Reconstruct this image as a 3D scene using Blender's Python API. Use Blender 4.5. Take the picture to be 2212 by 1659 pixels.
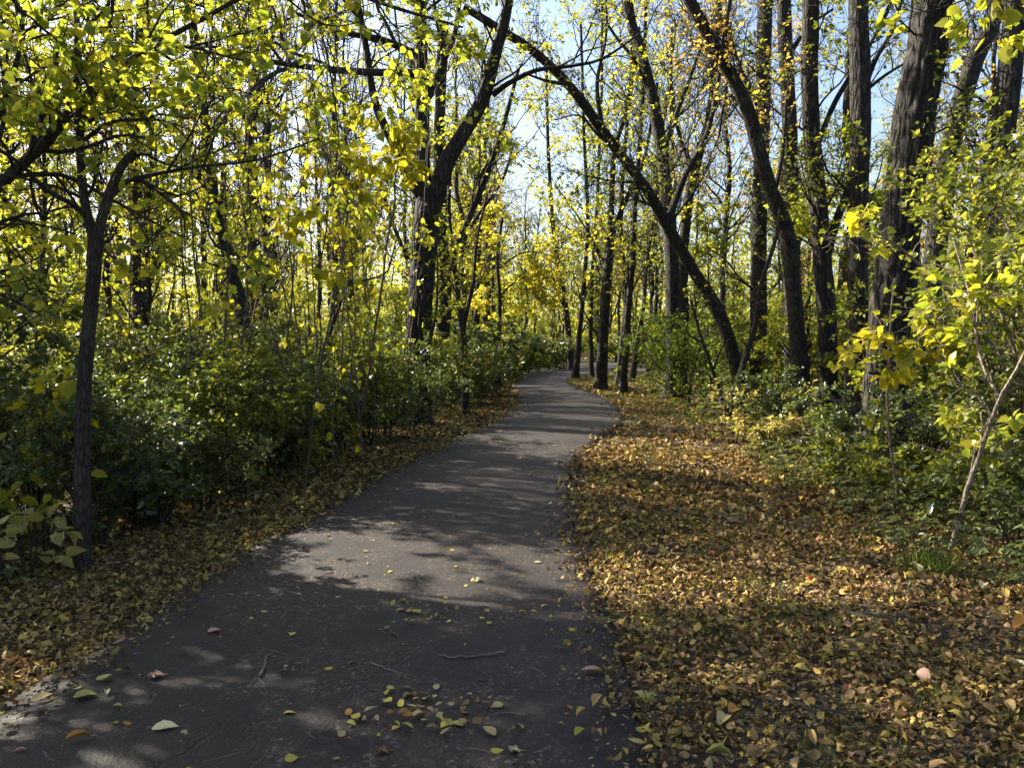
import bpy, math
import numpy as np
from mathutils import Matrix, Vector

for o in list(bpy.data.objects):
    bpy.data.objects.remove(o)
scene = bpy.context.scene
C = scene.collection

# ------------------------------------------------------------------ camera
F_PX, CX, CY, CAM_H = 1736.0, 1106.0, 829.5, 1.6      # photograph measured at 2212 x 1659
PITCH = math.atan(84.5 / F_PX)
cam_data = bpy.data.cameras.new('camera')
cam_data.sensor_width = 36.0
cam_data.lens = 36.0 * F_PX / 2212.0
cam_data.clip_start = 0.05
cam_data.clip_end = 3000
cam = bpy.data.objects.new('camera', cam_data)
C.objects.link(cam)
cam.location = (0, 0, CAM_H)
cam.rotation_euler = (math.pi / 2 - PITCH, 0, 0)
scene.camera = cam

# ------------------------------------------------------------------ light
SUN_AZ, SUN_EL = math.radians(-60), math.radians(35)   # azimuth from +Y, to the left of the view
world = bpy.data.worlds.new('World')
scene.world = world
world.use_nodes = True
wn = world.node_tree.nodes
wl = world.node_tree.links
wn.clear()
w_out = wn.new('ShaderNodeOutputWorld')
w_bg = wn.new('ShaderNodeBackground')
w_sky = wn.new('ShaderNodeTexSky')
w_sky.sky_type = 'NISHITA'
w_sky.sun_disc = False
w_sky.sun_elevation = SUN_EL
w_sky.sun_rotation = SUN_AZ
w_sky.altitude = 100
w_sky.air_density = 1.0
w_sky.dust_density = 3.0
w_sky.ozone_density = 1.2
w_bg.inputs['Strength'].default_value = 0.08
wl.new(w_sky.outputs[0], w_bg.inputs[0])
wl.new(w_bg.outputs[0], w_out.inputs[0])

SUN_DIR = Vector((math.sin(SUN_AZ) * math.cos(SUN_EL), math.cos(SUN_AZ) * math.cos(SUN_EL), math.sin(SUN_EL)))
sl = bpy.data.lights.new('sun', 'SUN')
sl.energy = 5.0
sl.angle = math.radians(0.53)
sl.color = (1.0, 0.92, 0.79)
sun = bpy.data.objects.new('sun', sl)
C.objects.link(sun)
sun.location = (-30, 20, 40)
sun.rotation_euler = SUN_DIR.to_track_quat('Z', 'Y').to_euler()

vs = scene.view_settings
vs.view_transform = 'Standard'
vs.look = 'None'
vs.exposure = 2.0
vs.gamma = 1.0
vs.use_curve_mapping = False

scene.render.engine = 'CYCLES'
cy = scene.cycles
cy.max_bounces = 6
cy.diffuse_bounces = 3
cy.glossy_bounces = 2
cy.transmission_bounces = 4
cy.transparent_max_bounces = 4
cy.caustics_reflective = False
cy.caustics_refractive = False
cy.sample_clamp_indirect = 6.0
cy.use_adaptive_sampling = True
cy.adaptive_threshold = 0.03
cy.use_denoising = True

# ------------------------------------------------------------------ helpers
def PT(px, py, d):
    """world point seen at photograph pixel (px, py) at forward distance d"""
    u, v = (px - CX) / F_PX, (CY - py) / F_PX
    ry = math.cos(PITCH) + v * math.sin(PITCH)
    rz = -math.sin(PITCH) + v * math.cos(PITCH)
    s = d / ry
    return np.array([u * s, d, CAM_H + rz * s])

def GP(px, py):
    """ground point seen at photograph pixel"""
    u, v = (px - CX) / F_PX, (CY - py) / F_PX
    ry = math.cos(PITCH) + v * math.sin(PITCH)
    rz = -math.sin(PITCH) + v * math.cos(PITCH)
    s = -CAM_H / rz
    return np.array([u * s, ry * s, 0.0])

def project(P):
    """world points -> photograph pixels and depth"""
    x, y, z = P[:, 0], P[:, 1], P[:, 2] - CAM_H
    f = y * math.cos(PITCH) - z * math.sin(PITCH)
    w = y * math.sin(PITCH) + z * math.cos(PITCH)
    fs = np.where(f > .05, f, .05)
    return CX + F_PX * x / fs, CY - F_PX * w / fs, f

def norm(v):
    return v / np.maximum(np.linalg.norm(v, axis=-1, keepdims=True), 1e-9)

def make_mesh(name, groups, mats, smooth=True):
    """groups: list of (V (n,3), F (m,3|4), material index)"""
    Vs, loops, starts, tot, midx = [], [], [], 0, []
    voff = loff = 0
    for V, F, mi in groups:
        if len(F) == 0:
            continue
        V = np.asarray(V, dtype=np.float32).reshape(-1, 3)
        F = np.asarray(F, dtype=np.int32)
        Vs.append(V)
        loops.append((F + voff).ravel())
        k = F.shape[1]
        starts.append(loff + np.arange(len(F), dtype=np.int32) * k)
        midx.append(np.full(len(F), mi, dtype=np.int32))
        voff += len(V)
        loff += F.size
    me = bpy.data.meshes.new(name)
    V = np.concatenate(Vs)
    L = np.concatenate(loops).astype(np.int32)
    S = np.concatenate(starts).astype(np.int32)
    me.vertices.add(len(V))
    me.vertices.foreach_set('co', V.ravel())
    me.loops.add(len(L))
    me.loops.foreach_set('vertex_index', L)
    me.polygons.add(len(S))
    me.polygons.foreach_set('loop_start', S)
    me.polygons.foreach_set('material_index', np.concatenate(midx))
    me.polygons.foreach_set('use_smooth', np.full(len(S), smooth))
    for m in mats:
        me.materials.append(m)
    me.update(calc_edges=True)
    return me

def obj(name, me, parent=None, kind=None, label=None):
    o = bpy.data.objects.new(name, me)
    C.objects.link(o)
    if parent is not None:
        o.parent = parent
    if kind:
        o['kind'] = kind
    if label:
        o['label'] = label
    return o

def tag(o, label, cat, group=None):
    o['label'] = label
    o['category'] = cat
    if group:
        o['group'] = group
    return o

def thing(name, label, cat, loc, group=None):
    o = bpy.data.objects.new(name, None)
    C.objects.link(o)
    o.empty_display_size = .2
    o.location = tuple(float(c) for c in loc)
    return tag(o, label, cat, group)

LANDMARKS = [('nearest left trunk', -3.0, 5.6), ('shaggy vine-wrapped trunk', -1.9, 16.2), ('slim tree on the left verge', -1.0, 18), ('layered yellow small tree', -.5, 30.5),
             ('trunk leaning among the vines', -4.5, 13.5), ('upright trunk deep in the left thicket', -6.7, 14.5), ('thick furrowed trunk', 5.85, 12.7), ('V-shaped sapling', 4.7, 17.6),
             ('arching trunk', 5.7, 20), ('curving trunk', 6.3, 17.5), ('Y-forked trunk of the middle clump', 3.1, 28.3), ('far wooden bench', 6.7, 73), ('rightmost trunk of the middle clump', 3.7, 27),
             ('trunk leaning left at the far bend', 4.0, 54), ('knotted trunk at the right edge', 6.8, 12), ('lone trunk inside the path bend', 3.0, 37.5)]
ORD = ['nearest', 'second nearest', 'third nearest', 'fourth nearest', 'fifth nearest', 'sixth nearest', 'seventh nearest', 'eighth nearest', 'ninth nearest', 'tenth nearest', 'eleventh nearest', 'twelfth nearest'] + ['%dth nearest' % k for k in range(13, 60) if k % 10 not in (1, 2, 3) or k == 13]
def place_labels(objs, look):
    """say which one by the landmark it stands beside and its order among those beside the same one"""
    by = {}
    for o in objs:
        x, y = o.location[0], max(o.location[1], .5)
        def far(l):
            return abs(x / y - l[1] / l[2]) * 6 + abs(math.log(y / l[2]))
        l = min(LANDMARKS, key=far)
        du, dl = (x / y - l[1] / l[2]), math.log(y / l[2])
        rel = ('behind' if dl > 0 else 'in front of') if abs(dl) > abs(du) * 4 else ('left of' if du < 0 else 'right of')
        by.setdefault((rel, l[0]), []).append(o)
    for (rel, nm), os_ in by.items():
        os_.sort(key=lambda o: o.location[1])
        for i, o in enumerate(os_):
            o['label'] = '%s%s %s the %s' % ((ORD[min(i, len(ORD) - 1)] + ' ') if len(os_) > 1 else '', look, rel, nm)

def copy_tree(root, loc, rz, sc, label=None, group=None):
    r = root.copy()
    C.objects.link(r)
    r.location = tuple(float(c) for c in loc)
    r.rotation_euler = (0, 0, rz)
    r.scale = (sc, sc, sc)
    if label:
        r['label'] = label
    if group:
        r['group'] = group
    for ch in list(root.children):
        c = ch.copy()
        C.objects.link(c)
        c.parent = r
    return r

def smooth_noise(x, y, s=1.0, seed=0.0):
    x = np.asarray(x) * s + seed * 7.13
    y = np.asarray(y) * s - seed * 3.71
    return (np.sin(x * 1.3 + 1.7 * np.sin(y * .9 + 1.1)) + np.sin(y * 1.7 - 1.3 * np.sin(x * .7 + 2.1))
            + .5 * np.sin(2.9 * x + 1.3 * y + 2 * np.sin(y * 1.9)) + .5 * np.sin(3.3 * y - 2.1 * x)) / 3.0

# ------------------------------------------------------------------ materials
class NT:
    def __init__(self, name):
        self.m = bpy.data.materials.new(name)
        self.m.use_nodes = True
        self.t = self.m.node_tree
        self.t.nodes.clear()
        self.out = self.n('ShaderNodeOutputMaterial')
    def n(self, typ, **kw):
        nd = self.t.nodes.new(typ)
        for k, v in kw.items():
            setattr(nd, k, v)
        return nd
    def l(self, a, b):
        self.t.links.new(a, b)
    def math(self, op, a, b=None, clamp=False):
        nd = self.n('ShaderNodeMath', operation=op, use_clamp=clamp)
        for i, v in enumerate((a, b)):
            if v is None:
                continue
            if isinstance(v, (int, float)):
                nd.inputs[i].default_value = v
            else:
                self.l(v, nd.inputs[i])
        return nd.outputs[0]
    def ramp(self, fac, stops, interp='LINEAR'):
        nd = self.n('ShaderNodeValToRGB')
        nd.color_ramp.interpolation = interp
        e = nd.color_ramp.elements
        while len(e) < len(stops):
            e.new(.5)
        for el, (p, c) in zip(e, stops):
            el.position = p
            el.color = (*c, 1) if len(c) == 3 else c
        self.l(fac, nd.inputs[0])
        return nd.outputs[0]
    def noise(self, vec, scale, detail=4, rough=.55):
        nd = self.n('ShaderNodeTexNoise')
        nd.inputs['Scale'].default_value = scale
        nd.inputs['Detail'].default_value = detail
        nd.inputs['Roughness'].default_value = rough
        if vec is not None:
            self.l(vec, nd.inputs['Vector'])
        return nd
    def mix(self, fac, a, b, blend='MIX'):
        nd = self.n('ShaderNodeMix', data_type='RGBA', blend_type=blend)
        for i, v in ((0, fac), (6, a), (7, b)):
            if isinstance(v, (int, float)):
                nd.inputs[i].default_value = v
            elif isinstance(v, tuple):
                nd.inputs[i].default_value = (*v, 1)
            else:
                self.l(v, nd.inputs[i])
        return nd.outputs[2]

def leaf_material(name, stops, trans=.6, gloss=.3, rough=.35, clump=.35, tint=(1.5, 1.45, .8)):
    """leaf colour by leaf (mesh island), by object and by clump of the crown; thin translucent blade"""
    n = NT(name)
    geo = n.n('ShaderNodeNewGeometry')
    oi = n.n('ShaderNodeObjectInfo')
    tc = n.n('ShaderNodeTexCoord')
    nz = n.noise(tc.outputs['Object'], 1.1, 2)
    f = n.math('FRACT', n.math('ADD', geo.outputs['Random Per Island'], oi.outputs['Random']))
    f = n.math('MULTIPLY', f, 1 - clump)
    f = n.math('ADD', f, n.math('MULTIPLY', n.math('SUBTRACT', n.math('MULTIPLY', nz.outputs[0], 2.0), .5), clump), clamp=True)
    col = n.ramp(f, stops)
    vn = n.noise(tc.outputs['Object'], 55, 3)
    col = n.mix(n.math('MULTIPLY', vn.outputs[0], .35), col, (.12, .09, .03))
    tcol = n.mix(1.0, col, tint, 'MULTIPLY')
    d = n.n('ShaderNodeBsdfDiffuse')
    t = n.n('ShaderNodeBsdfTranslucent')
    n.l(col, d.inputs[0])
    n.l(tcol, t.inputs[0])
    m1 = n.n('ShaderNodeMixShader')
    m1.inputs[0].default_value = trans
    n.l(d.outputs[0], m1.inputs[1])
    n.l(t.outputs[0], m1.inputs[2])
    if gloss > 0:
        g = n.n('ShaderNodeBsdfGlossy')
        g.inputs['Roughness'].default_value = rough
        lw = n.n('ShaderNodeLayerWeight')
        lw.inputs['Blend'].default_value = .5
        m2 = n.n('ShaderNodeMixShader')
        fr = n.math('ADD', n.math('MULTIPLY', n.math('POWER', lw.outputs['Facing'], 4.0), .45), .035)
        n.l(n.math('MULTIPLY', fr, gloss * 1.3), m2.inputs[0])
        n.l(m1.outputs[0], m2.inputs[1])
        n.l(g.outputs[0], m2.inputs[2])
        n.l(m2.outputs[0], n.out.inputs[0])
    else:
        n.l(m1.outputs[0], n.out.inputs[0])
    return n.m

def bark_material(name, dark, light, scale=16.0, stretch=.3, bump=.6, moss=0.0):
    n = NT(name)
    tc = n.n('ShaderNodeTexCoord')
    mp = n.n('ShaderNodeMapping')
    mp.inputs['Scale'].default_value = (1, 1, stretch)
    n.l(tc.outputs['Object'], mp.inputs[0])
    wob = n.noise(mp.outputs[0], 6, 3)
    va = n.n('ShaderNodeVectorMath', operation='MULTIPLY_ADD')
    n.l(wob.outputs['Color'], va.inputs[0])
    va.inputs[1].default_value = (.08, .08, .08)
    n.l(mp.outputs[0], va.inputs[2])
    vo = n.n('ShaderNodeTexVoronoi', feature='DISTANCE_TO_EDGE')
    vo.inputs['Scale'].default_value = scale
    n.l(va.outputs[0], vo.inputs['Vector'])
    nz = n.noise(mp.outputs[0], scale * 2.2, 6, .65)
    h = n.math('ADD', n.math('MULTIPLY', n.math('MINIMUM', vo.outputs['Distance'], .22), 3.0), n.math('MULTIPLY', nz.outputs[0], .6))
    col = n.ramp(h, [(.25, tuple(c * .45 for c in dark)), (.55, dark), (.95, light)])
    big = n.noise(tc.outputs['Object'], 1.7, 4)
    col = n.mix(n.math('MULTIPLY', big.outputs[0], .5), col, tuple(.6 * a + .4 * b for a, b in zip(dark, light)))
    if moss:
        ms = n.noise(tc.outputs['Object'], 5, 5)
        mf = n.math('MULTIPLY', n.ramp(ms.outputs[0], [(.5, (0, 0, 0)), (.66, (1, 1, 1))]), moss)
        col = n.mix(mf, col, (.07, .085, .035))
    bs = n.n('ShaderNodeBsdfPrincipled')
    n.l(col, bs.inputs['Base Color'])
    bs.inputs['Roughness'].default_value = .85
    bs.inputs['Specular IOR Level'].default_value = .3
    bp = n.n('ShaderNodeBump')
    bp.inputs['Strength'].default_value = bump
    bp.inputs['Distance'].default_value = .03
    n.l(h, bp.inputs['Height'])
    n.l(bp.outputs[0], bs.inputs['Normal'])
    n.l(bs.outputs[0], n.out.inputs[0])
    return n.m

def plain_material(name, col, rough=.8, vary=.3, scale=8):
    n = NT(name)
    tc = n.n('ShaderNodeTexCoord')
    nz = n.noise(tc.outputs['Object'], scale, 5)
    c = n.mix(nz.outputs[0], tuple(x * (1 - vary) for x in col), tuple(x * (1 + vary) for x in col))
    bs = n.n('ShaderNodeBsdfPrincipled')
    n.l(c, bs.inputs['Base Color'])
    bs.inputs['Roughness'].default_value = rough
    n.l(bs.outputs[0], n.out.inputs[0])
    return n.m

BARK = bark_material('bark_grey_brown', (.012, .0095, .0075), (.040, .031, .024), moss=.35)
BARK_BIG = bark_material('bark_deep_furrowed', (.010, .0078, .006), (.042, .032, .024), scale=13, stretch=.2, bump=1.0, moss=.25)
BARK_THIN = bark_material('bark_smooth_stem', (.019, .0145, .011), (.058, .044, .033), scale=42, stretch=.22, bump=.6, moss=.3)
BARK_PALE = bark_material('bark_pale_sapling', (.15, .115, .08), (.30, .235, .17), scale=55, stretch=.2, bump=.4)
TWIG = plain_material('twig_brown', (.075, .055, .04), .85)

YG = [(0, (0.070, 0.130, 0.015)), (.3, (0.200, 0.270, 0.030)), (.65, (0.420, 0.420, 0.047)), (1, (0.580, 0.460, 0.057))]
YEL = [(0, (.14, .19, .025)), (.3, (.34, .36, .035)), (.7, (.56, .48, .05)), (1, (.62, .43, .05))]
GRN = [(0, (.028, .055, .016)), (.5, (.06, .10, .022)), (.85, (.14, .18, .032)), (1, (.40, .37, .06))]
OLV = [(0, (.045, .075, .018)), (.4, (.11, .145, .024)), (.78, (.25, .26, .034)), (1, (.48, .40, .05))]
ORG = [(0, (0.200, 0.150, 0.033)), (.4, (0.460, 0.310, 0.069)), (.75, (0.580, 0.390, 0.106)), (1, (0.520, 0.200, 0.067))]
LEAF_YG = leaf_material('leaf_yellow_green', YG)
LEAF_YEL = leaf_material('leaf_autumn_yellow', YEL)
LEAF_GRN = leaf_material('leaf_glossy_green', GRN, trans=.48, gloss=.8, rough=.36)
LEAF_OLV = leaf_material('leaf_olive', OLV)
LEAF_ORG = leaf_material('leaf_dry_orange', ORG, gloss=.15)
LEAF_BRIGHT = leaf_material('leaf_bright_lemon', [(0, (.22, .28, .02)), (.4, (.42, .42, .03)), (.8, (.58, .48, .04)), (1, (.62, .42, .05))])
LEAF_PALE = leaf_material('leaf_pale_cream_yellow', [(0, (.30, .28, .09)), (.5, (.48, .42, .15)), (1, (.58, .46, .18))], trans=.4)
DRY = [(0, (.026, .017, .010)), (.30, (.095, .057, .027)), (.53, (.24, .150, .065)), (.67, (.38, .26, .105)), (.78, (.50, .355, .075)),
       (.87, (.30, .23, .055)), (.94, (.34, .20, .135)), (1, (.50, .165, .04))]
LEAF_DRY = leaf_material('leaf_dry_litter', DRY, trans=.15, gloss=.15, rough=.55, clump=.12, tint=(1.2, 1, .6))
def one_leaf(name, c):
    return leaf_material(name, [(0, tuple(x * .75 for x in c)), (1, tuple(min(1, x * 1.15) for x in c))], trans=.15, gloss=.15, rough=.55, clump=.1, tint=(1.1, 1, .8))
FALLEN = {
    'yellow': one_leaf('fallen_yellow', (.55, .44, .08)), 'tan': one_leaf('fallen_tan', (.42, .31, .15)),
    'brown': one_leaf('fallen_brown', (.22, .13, .06)), 'pink': one_leaf('fallen_pink', (.46, .29, .21)),
    'orange': one_leaf('fallen_orange', (.52, .24, .05)), 'greenish': one_leaf('fallen_greenish', (.40, .38, .11)),
    'red': one_leaf('fallen_red', (.45, .05, .03)), 'cream': one_leaf('fallen_cream', (.60, .55, .30))}
GRASS = leaf_material('grass_blade', [(0, (.05, .10, .015)), (.6, (.11, .17, .03)), (1, (.30, .26, .07))], trans=.4, gloss=.2)

# ------------------------------------------------------------------ path geometry
_Y = np.array([-8, 0, 3.0, 4.3, 5.24, 6.24, 7.2, 8.5, 10.1, 11.6, 13.5, 15.9, 17.4, 20.6, 24.2, 26, 28.6, 32, 36])
_L = np.array([-2.4, -2.35, -2.28, -2.16, -2.12, -2.02, -1.89, -1.72, -1.54, -1.32, -.92, -.48, -.24, .10, .20, .18, .02, -.02, .42])
_R = np.array([.45, .45, .50, .54, .53, .53, .57, .66, .82, 1.08, 1.48, 2.14, 2.46, 2.70, 2.78, 2.66, 2.45, 2.3, 2.55])
_yy = np.linspace(-8, 36, 441)
def _sm(a):
    b = np.interp(_yy, _Y, a)
    k = np.hanning(15)
    k /= k.sum()
    return np.convolve(np.pad(b, 7, mode='edge'), k, 'valid')
_LL, _RR = _sm(_L), _sm(_R)
_far = np.array([(1.6, 37.2), (2.1, 40), (2.9, 43), (4.2, 48), (5.7, 54), (7.2, 59), (9.6, 63.5), (13, 67), (18, 69.5), (26, 71.5)])
def path_L(y):
    return np.interp(y, np.append(_yy, [40, 43, 48, 54, 60, 66]), np.append(_LL, [.95, 1.75, 3.0, 4.5, 6.3, 9.5]))
def path_R(y):
    return np.interp(y, np.append(_yy, [40, 43, 48, 54, 60, 66]), np.append(_RR, [3.3, 4.1, 5.5, 7.0, 9.6, 14]))
def shrub_L(y):
    return path_L(y) - np.interp(y, [3, 6, 10, 16, 30, 60], [1.5, 1.15, .95, 1.0, .8, .8])
def shrub_R(y):
    return np.interp(y, [3, 4.7, 5.4, 6.4, 8.3, 11, 13.5, 20, 28, 40, 60], [3.3, 3.1, 2.9, 3.0, 3.35, 3.5, 3.55, 4.1, 4.6, 5.8, 12])

def ground_z(x, y):
    x = np.asarray(x, float)
    y = np.asarray(y, float)
    out = np.maximum(np.maximum(path_L(y) - x, x - path_R(y)), 0)
    w = np.clip(out / 1.5, 0, 1) * np.where(y < 68, 1, .3)
    z = .05 * smooth_noise(x, y, .9) + .10 * smooth_noise(x, y, .23, 3)
    far = np.clip((np.hypot(x, y) - 60) / 120, 0, 1)
    return w * z - .012 + 0 * far

# ------------------------------------------------------------------ setting: ground
def build_ground():
    xs = np.concatenate([-np.geomspace(900, 16, 26), np.linspace(-15, 15, 151), np.geomspace(16, 900, 26)])
    ys = np.concatenate([-np.geomspace(900, 9, 20), np.linspace(-8, 40, 193), np.geomspace(41, 1200, 34)])
    X, Y = np.meshgrid(xs, ys)
    Z = ground_z(X, Y)
    V = np.stack([X, Y, Z], -1).reshape(-1, 3)
    nx, ny = len(xs), len(ys)
    i = np.arange(nx * ny).reshape(ny, nx)
    F = np.stack([i[:-1, :-1], i[:-1, 1:], i[1:, 1:], i[1:, :-1]], -1).reshape(-1, 4)
    n = NT('forest_floor')
    tc = n.n('ShaderNodeTexCoord')
    a = n.noise(tc.outputs['Object'], 28, 6, .7)
    b = n.noise(tc.outputs['Object'], 1.2, 4)
    vo = n.n('ShaderNodeTexVoronoi')
    vo.inputs['Scale'].default_value = 22
    n.l(tc.outputs['Object'], vo.inputs['Vector'])
    lv = n.ramp(vo.outputs['Color'], [(0, (.014, .010, .007)), (.5, (.045, .030, .016)), (.8, (.12, .08, .035)), (1, (.20, .14, .05))])
    col = n.mix(n.math('MULTIPLY', a.outputs[0], .8), (.016, .012, .008), lv)
    col = n.mix(n.ramp(b.outputs[0], [(.48, (0, 0, 0)), (.68, (.6, .6, .6))]), col, (.05, .065, .02))
    bs = n.n('ShaderNodeBsdfPrincipled')
    n.l(col, bs.inputs['Base Color'])
    bs.inputs['Roughness'].default_value = .95
    bp = n.n('ShaderNodeBump')
    bp.inputs['Strength'].default_value = .8
    bp.inputs['Distance'].default_value = .03
    n.l(a.outputs[0], bp.inputs['Height'])
    n.l(bp.outputs[0], bs.inputs['Normal'])
    n.l(bs.outputs[0], n.out.inputs[0])
    obj('ground', make_mesh('ground', [(V, F, 0)], [n.m]), kind='structure')
build_ground()

def build_path():
    rng = np.random.default_rng(5)
    rows = []
    for y in np.arange(-8, 36, .06):
        jl = .022 * math.sin(y * 2.3 + 3 * math.sin(y * .7)) + .010 * math.sin(y * 9 + 3 * math.sin(y * 2.9)) + .006 * math.sin(y * 31) + rng.normal(0, .007)
        jr = .02 * math.sin(y * 1.9 + 3 * math.sin(y * .8) + 1) + .010 * math.sin(y * 8 + 3 * math.sin(y * 2.3)) + .006 * math.sin(y * 27) + rng.normal(0, .007)
        rows.append(((path_L(y) + jl, y), (path_R(y) + jr, y)))
    f = _far
    t = np.arange(len(f))
    tt = np.linspace(0, len(f) - 1, 120)
    cxs, cys = np.interp(tt, t, f[:, 0]), np.interp(tt, t, f[:, 1])
    k = np.hanning(13)
    k /= k.sum()
    cxs = np.convolve(np.pad(cxs, 6, mode='reflect', reflect_type='odd'), k, 'valid')
    cys = np.convolve(np.pad(cys, 6, mode='reflect', reflect_type='odd'), k, 'valid')
    dx, dy = np.gradient(cxs), np.gradient(cys)
    for x, y, a, b in zip(cxs, cys, dx, dy):
        l = math.hypot(a, b)
        rows.append(((x - b / l * 1.2, y + a / l * 1.2), (x + b / l * 1.2, y - a / l * 1.2)))
    rows = np.array(rows)
    nc = 15
    s = np.linspace(0, 1, nc)
    V = rows[:, 0, None, :] * (1 - s)[None, :, None] + rows[:, 1, None, :] * s[None, :, None]
    z = .012 + .02 * (1 - (2 * s - 1) ** 4)[None, :] + .006 * smooth_noise(V[..., 0], V[..., 1], 1.5)
    V = np.concatenate([V, z[..., None]], -1)
    lo, hi = V[:, :1].copy(), V[:, -1:].copy()
    lo[..., 2] = hi[..., 2] = -.08
    lo[..., 0] -= .015
    hi[..., 0] += .015
    V = np.concatenate([lo, V, hi], 1)
    ny, nx = V.shape[:2]
    i = np.arange(nx * ny).reshape(ny, nx)
    F = np.stack([i[:-1, :-1], i[:-1, 1:], i[1:, 1:], i[1:, :-1]], -1).reshape(-1, 4)
    n = NT('worn_asphalt')
    tc = n.n('ShaderNodeTexCoord')
    P = tc.outputs['Object']
    agg = n.n('ShaderNodeTexVoronoi')
    agg.inputs['Scale'].default_value = 62
    n.l(P, agg.inputs['Vector'])
    stone = n.ramp(agg.outputs['Color'], [(0, (.0066, .0048, .0039)), (.5, (.016, .0112, .0086)), (.8, (.043, .030, .023)), (1, (.20, .15, .115))])
    fine = n.noise(P, 160, 3, .6)
    big = n.noise(P, .9, 5, .62)
    mid = n.noise(P, 4, 5, .6)
    col = n.mix(n.math('MULTIPLY', fine.outputs[0], .4), stone, (.0200, .0139, .0105))
    # worn sealing patches: smoother and bluish dark
    patch = n.ramp(big.outputs[0], [(.50, (0, 0, 0)), (.54, (1, 1, 1))])
    col = n.mix(n.math('MULTIPLY', patch, .8), col, (.0100, .0079, .0069))
    col = n.mix(n.ramp(mid.outputs[0], [(.45, (0, 0, 0)), (.8, (.5, .5, .5))]), col, (.034, .0232, .0170))
    # cracks
    wob = n.noise(P, 2.2, 5)
    va = n.n('ShaderNodeVectorMath', operation='MULTIPLY_ADD')
    n.l(wob.outputs['Color'], va.inputs[0])
    va.inputs[1].default_value = (.9, .9, 0)
    n.l(P, va.inputs[2])
    cr = n.n('ShaderNodeTexVoronoi', feature='DISTANCE_TO_EDGE')
    cr.inputs['Scale'].default_value = .42
    n.l(va.outputs[0], cr.inputs['Vector'])
    crack = n.ramp(cr.outputs['Distance'], [(0, (1, 1, 1)), (.002, (.9, .9, .9)), (.0055, (0, 0, 0))])
    cmask = n.noise(P, 1.3, 2)
    crack = n.math('MULTIPLY', crack, n.ramp(cmask.outputs[0], [(.5, (0, 0, 0)), (.6, (.8, .8, .8))]))
    col = n.mix(crack, col, (.012, .010, .010))
    bs = n.n('ShaderNodeBsdfPrincipled')
    n.l(col, bs.inputs['Base Color'])
    bs.inputs['Roughness'].default_value = .7
    bs.inputs['Specular IOR Level'].default_value = .35
    h = n.math('SUBTRACT', n.math('ADD', n.math('MULTIPLY', agg.outputs['Distance'], -.5), n.math('MULTIPLY', fine.outputs[0], .5)), n.math('MULTIPLY', crack, 2.0))
    bp = n.n('ShaderNodeBump')
    bp.inputs['Strength'].default_value = .6
    bp.inputs['Distance'].default_value = .007
    n.l(h, bp.inputs['Height'])
    n.l(bp.outputs[0], bs.inputs['Normal'])
    n.l(bs.outputs[0], n.out.inputs[0])
    obj('path', make_mesh('path', [(V.reshape(-1, 3), F, 0)], [n.m]), kind='structure')
build_path()

def surf_z(x, y):
    """top of whatever lies underfoot"""
    on = (x > path_L(y)) & (x < path_R(y))
    return np.where(on, .030, ground_z(x, y))

# ------------------------------------------------------------------ wood: tubes
def tubes(P, R, nseg, cap=True):
    """P (N,K,3), R (N,K) -> verts, quads of N open tubes (tip closed to a point by its radius)"""
    N, K, _ = P.shape
    T = np.empty_like(P)
    T[:, 1:-1] = P[:, 2:] - P[:, :-2]
    T[:, 0] = P[:, 1] - P[:, 0]
    T[:, -1] = P[:, -1] - P[:, -2]
    T = norm(T)
    ref = np.where(np.abs(T[:, :1, 2:3]) > .8, np.array([1., 0, 0]), np.array([0, 0, 1.]))
    ref = np.repeat(ref, K, 1)
    A = norm(np.cross(T, ref))
    B = np.cross(T, A)
    a = np.arange(nseg) / nseg * 2 * math.pi
    V = P[:, :, None] + R[:, :, None, None] * (np.cos(a)[None, None, :, None] * A[:, :, None] + np.sin(a)[None, None, :, None] * B[:, :, None])
    i = np.arange(N * K * nseg).reshape(N, K, nseg)
    j = np.roll(i, -1, 2)
    F = np.stack([i[:, :-1], j[:, :-1], j[:, 1:], i[:, 1:]], -1).reshape(-1, 4)
    return V.reshape(-1, 3), F

def spline(pts, n):
    """Catmull-Rom through points"""
    p = np.asarray(pts, float)
    q = np.vstack([2 * p[0] - p[1], p, 2 * p[-1] - p[-2]])
    out = []
    m = len(p) - 1
    t = np.linspace(0, m, n)
    k = np.minimum(t.astype(int), m - 1)
    u = (t - k)[:, None]
    p0, p1, p2, p3 = q[k], q[k + 1], q[k + 2], q[k + 3]
    return .5 * (2 * p1 + (p2 - p0) * u + (2 * p0 - 5 * p1 + 4 * p2 - p3) * u ** 2 + (3 * p1 - p0 - 3 * p2 + p3) * u ** 3)

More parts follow.
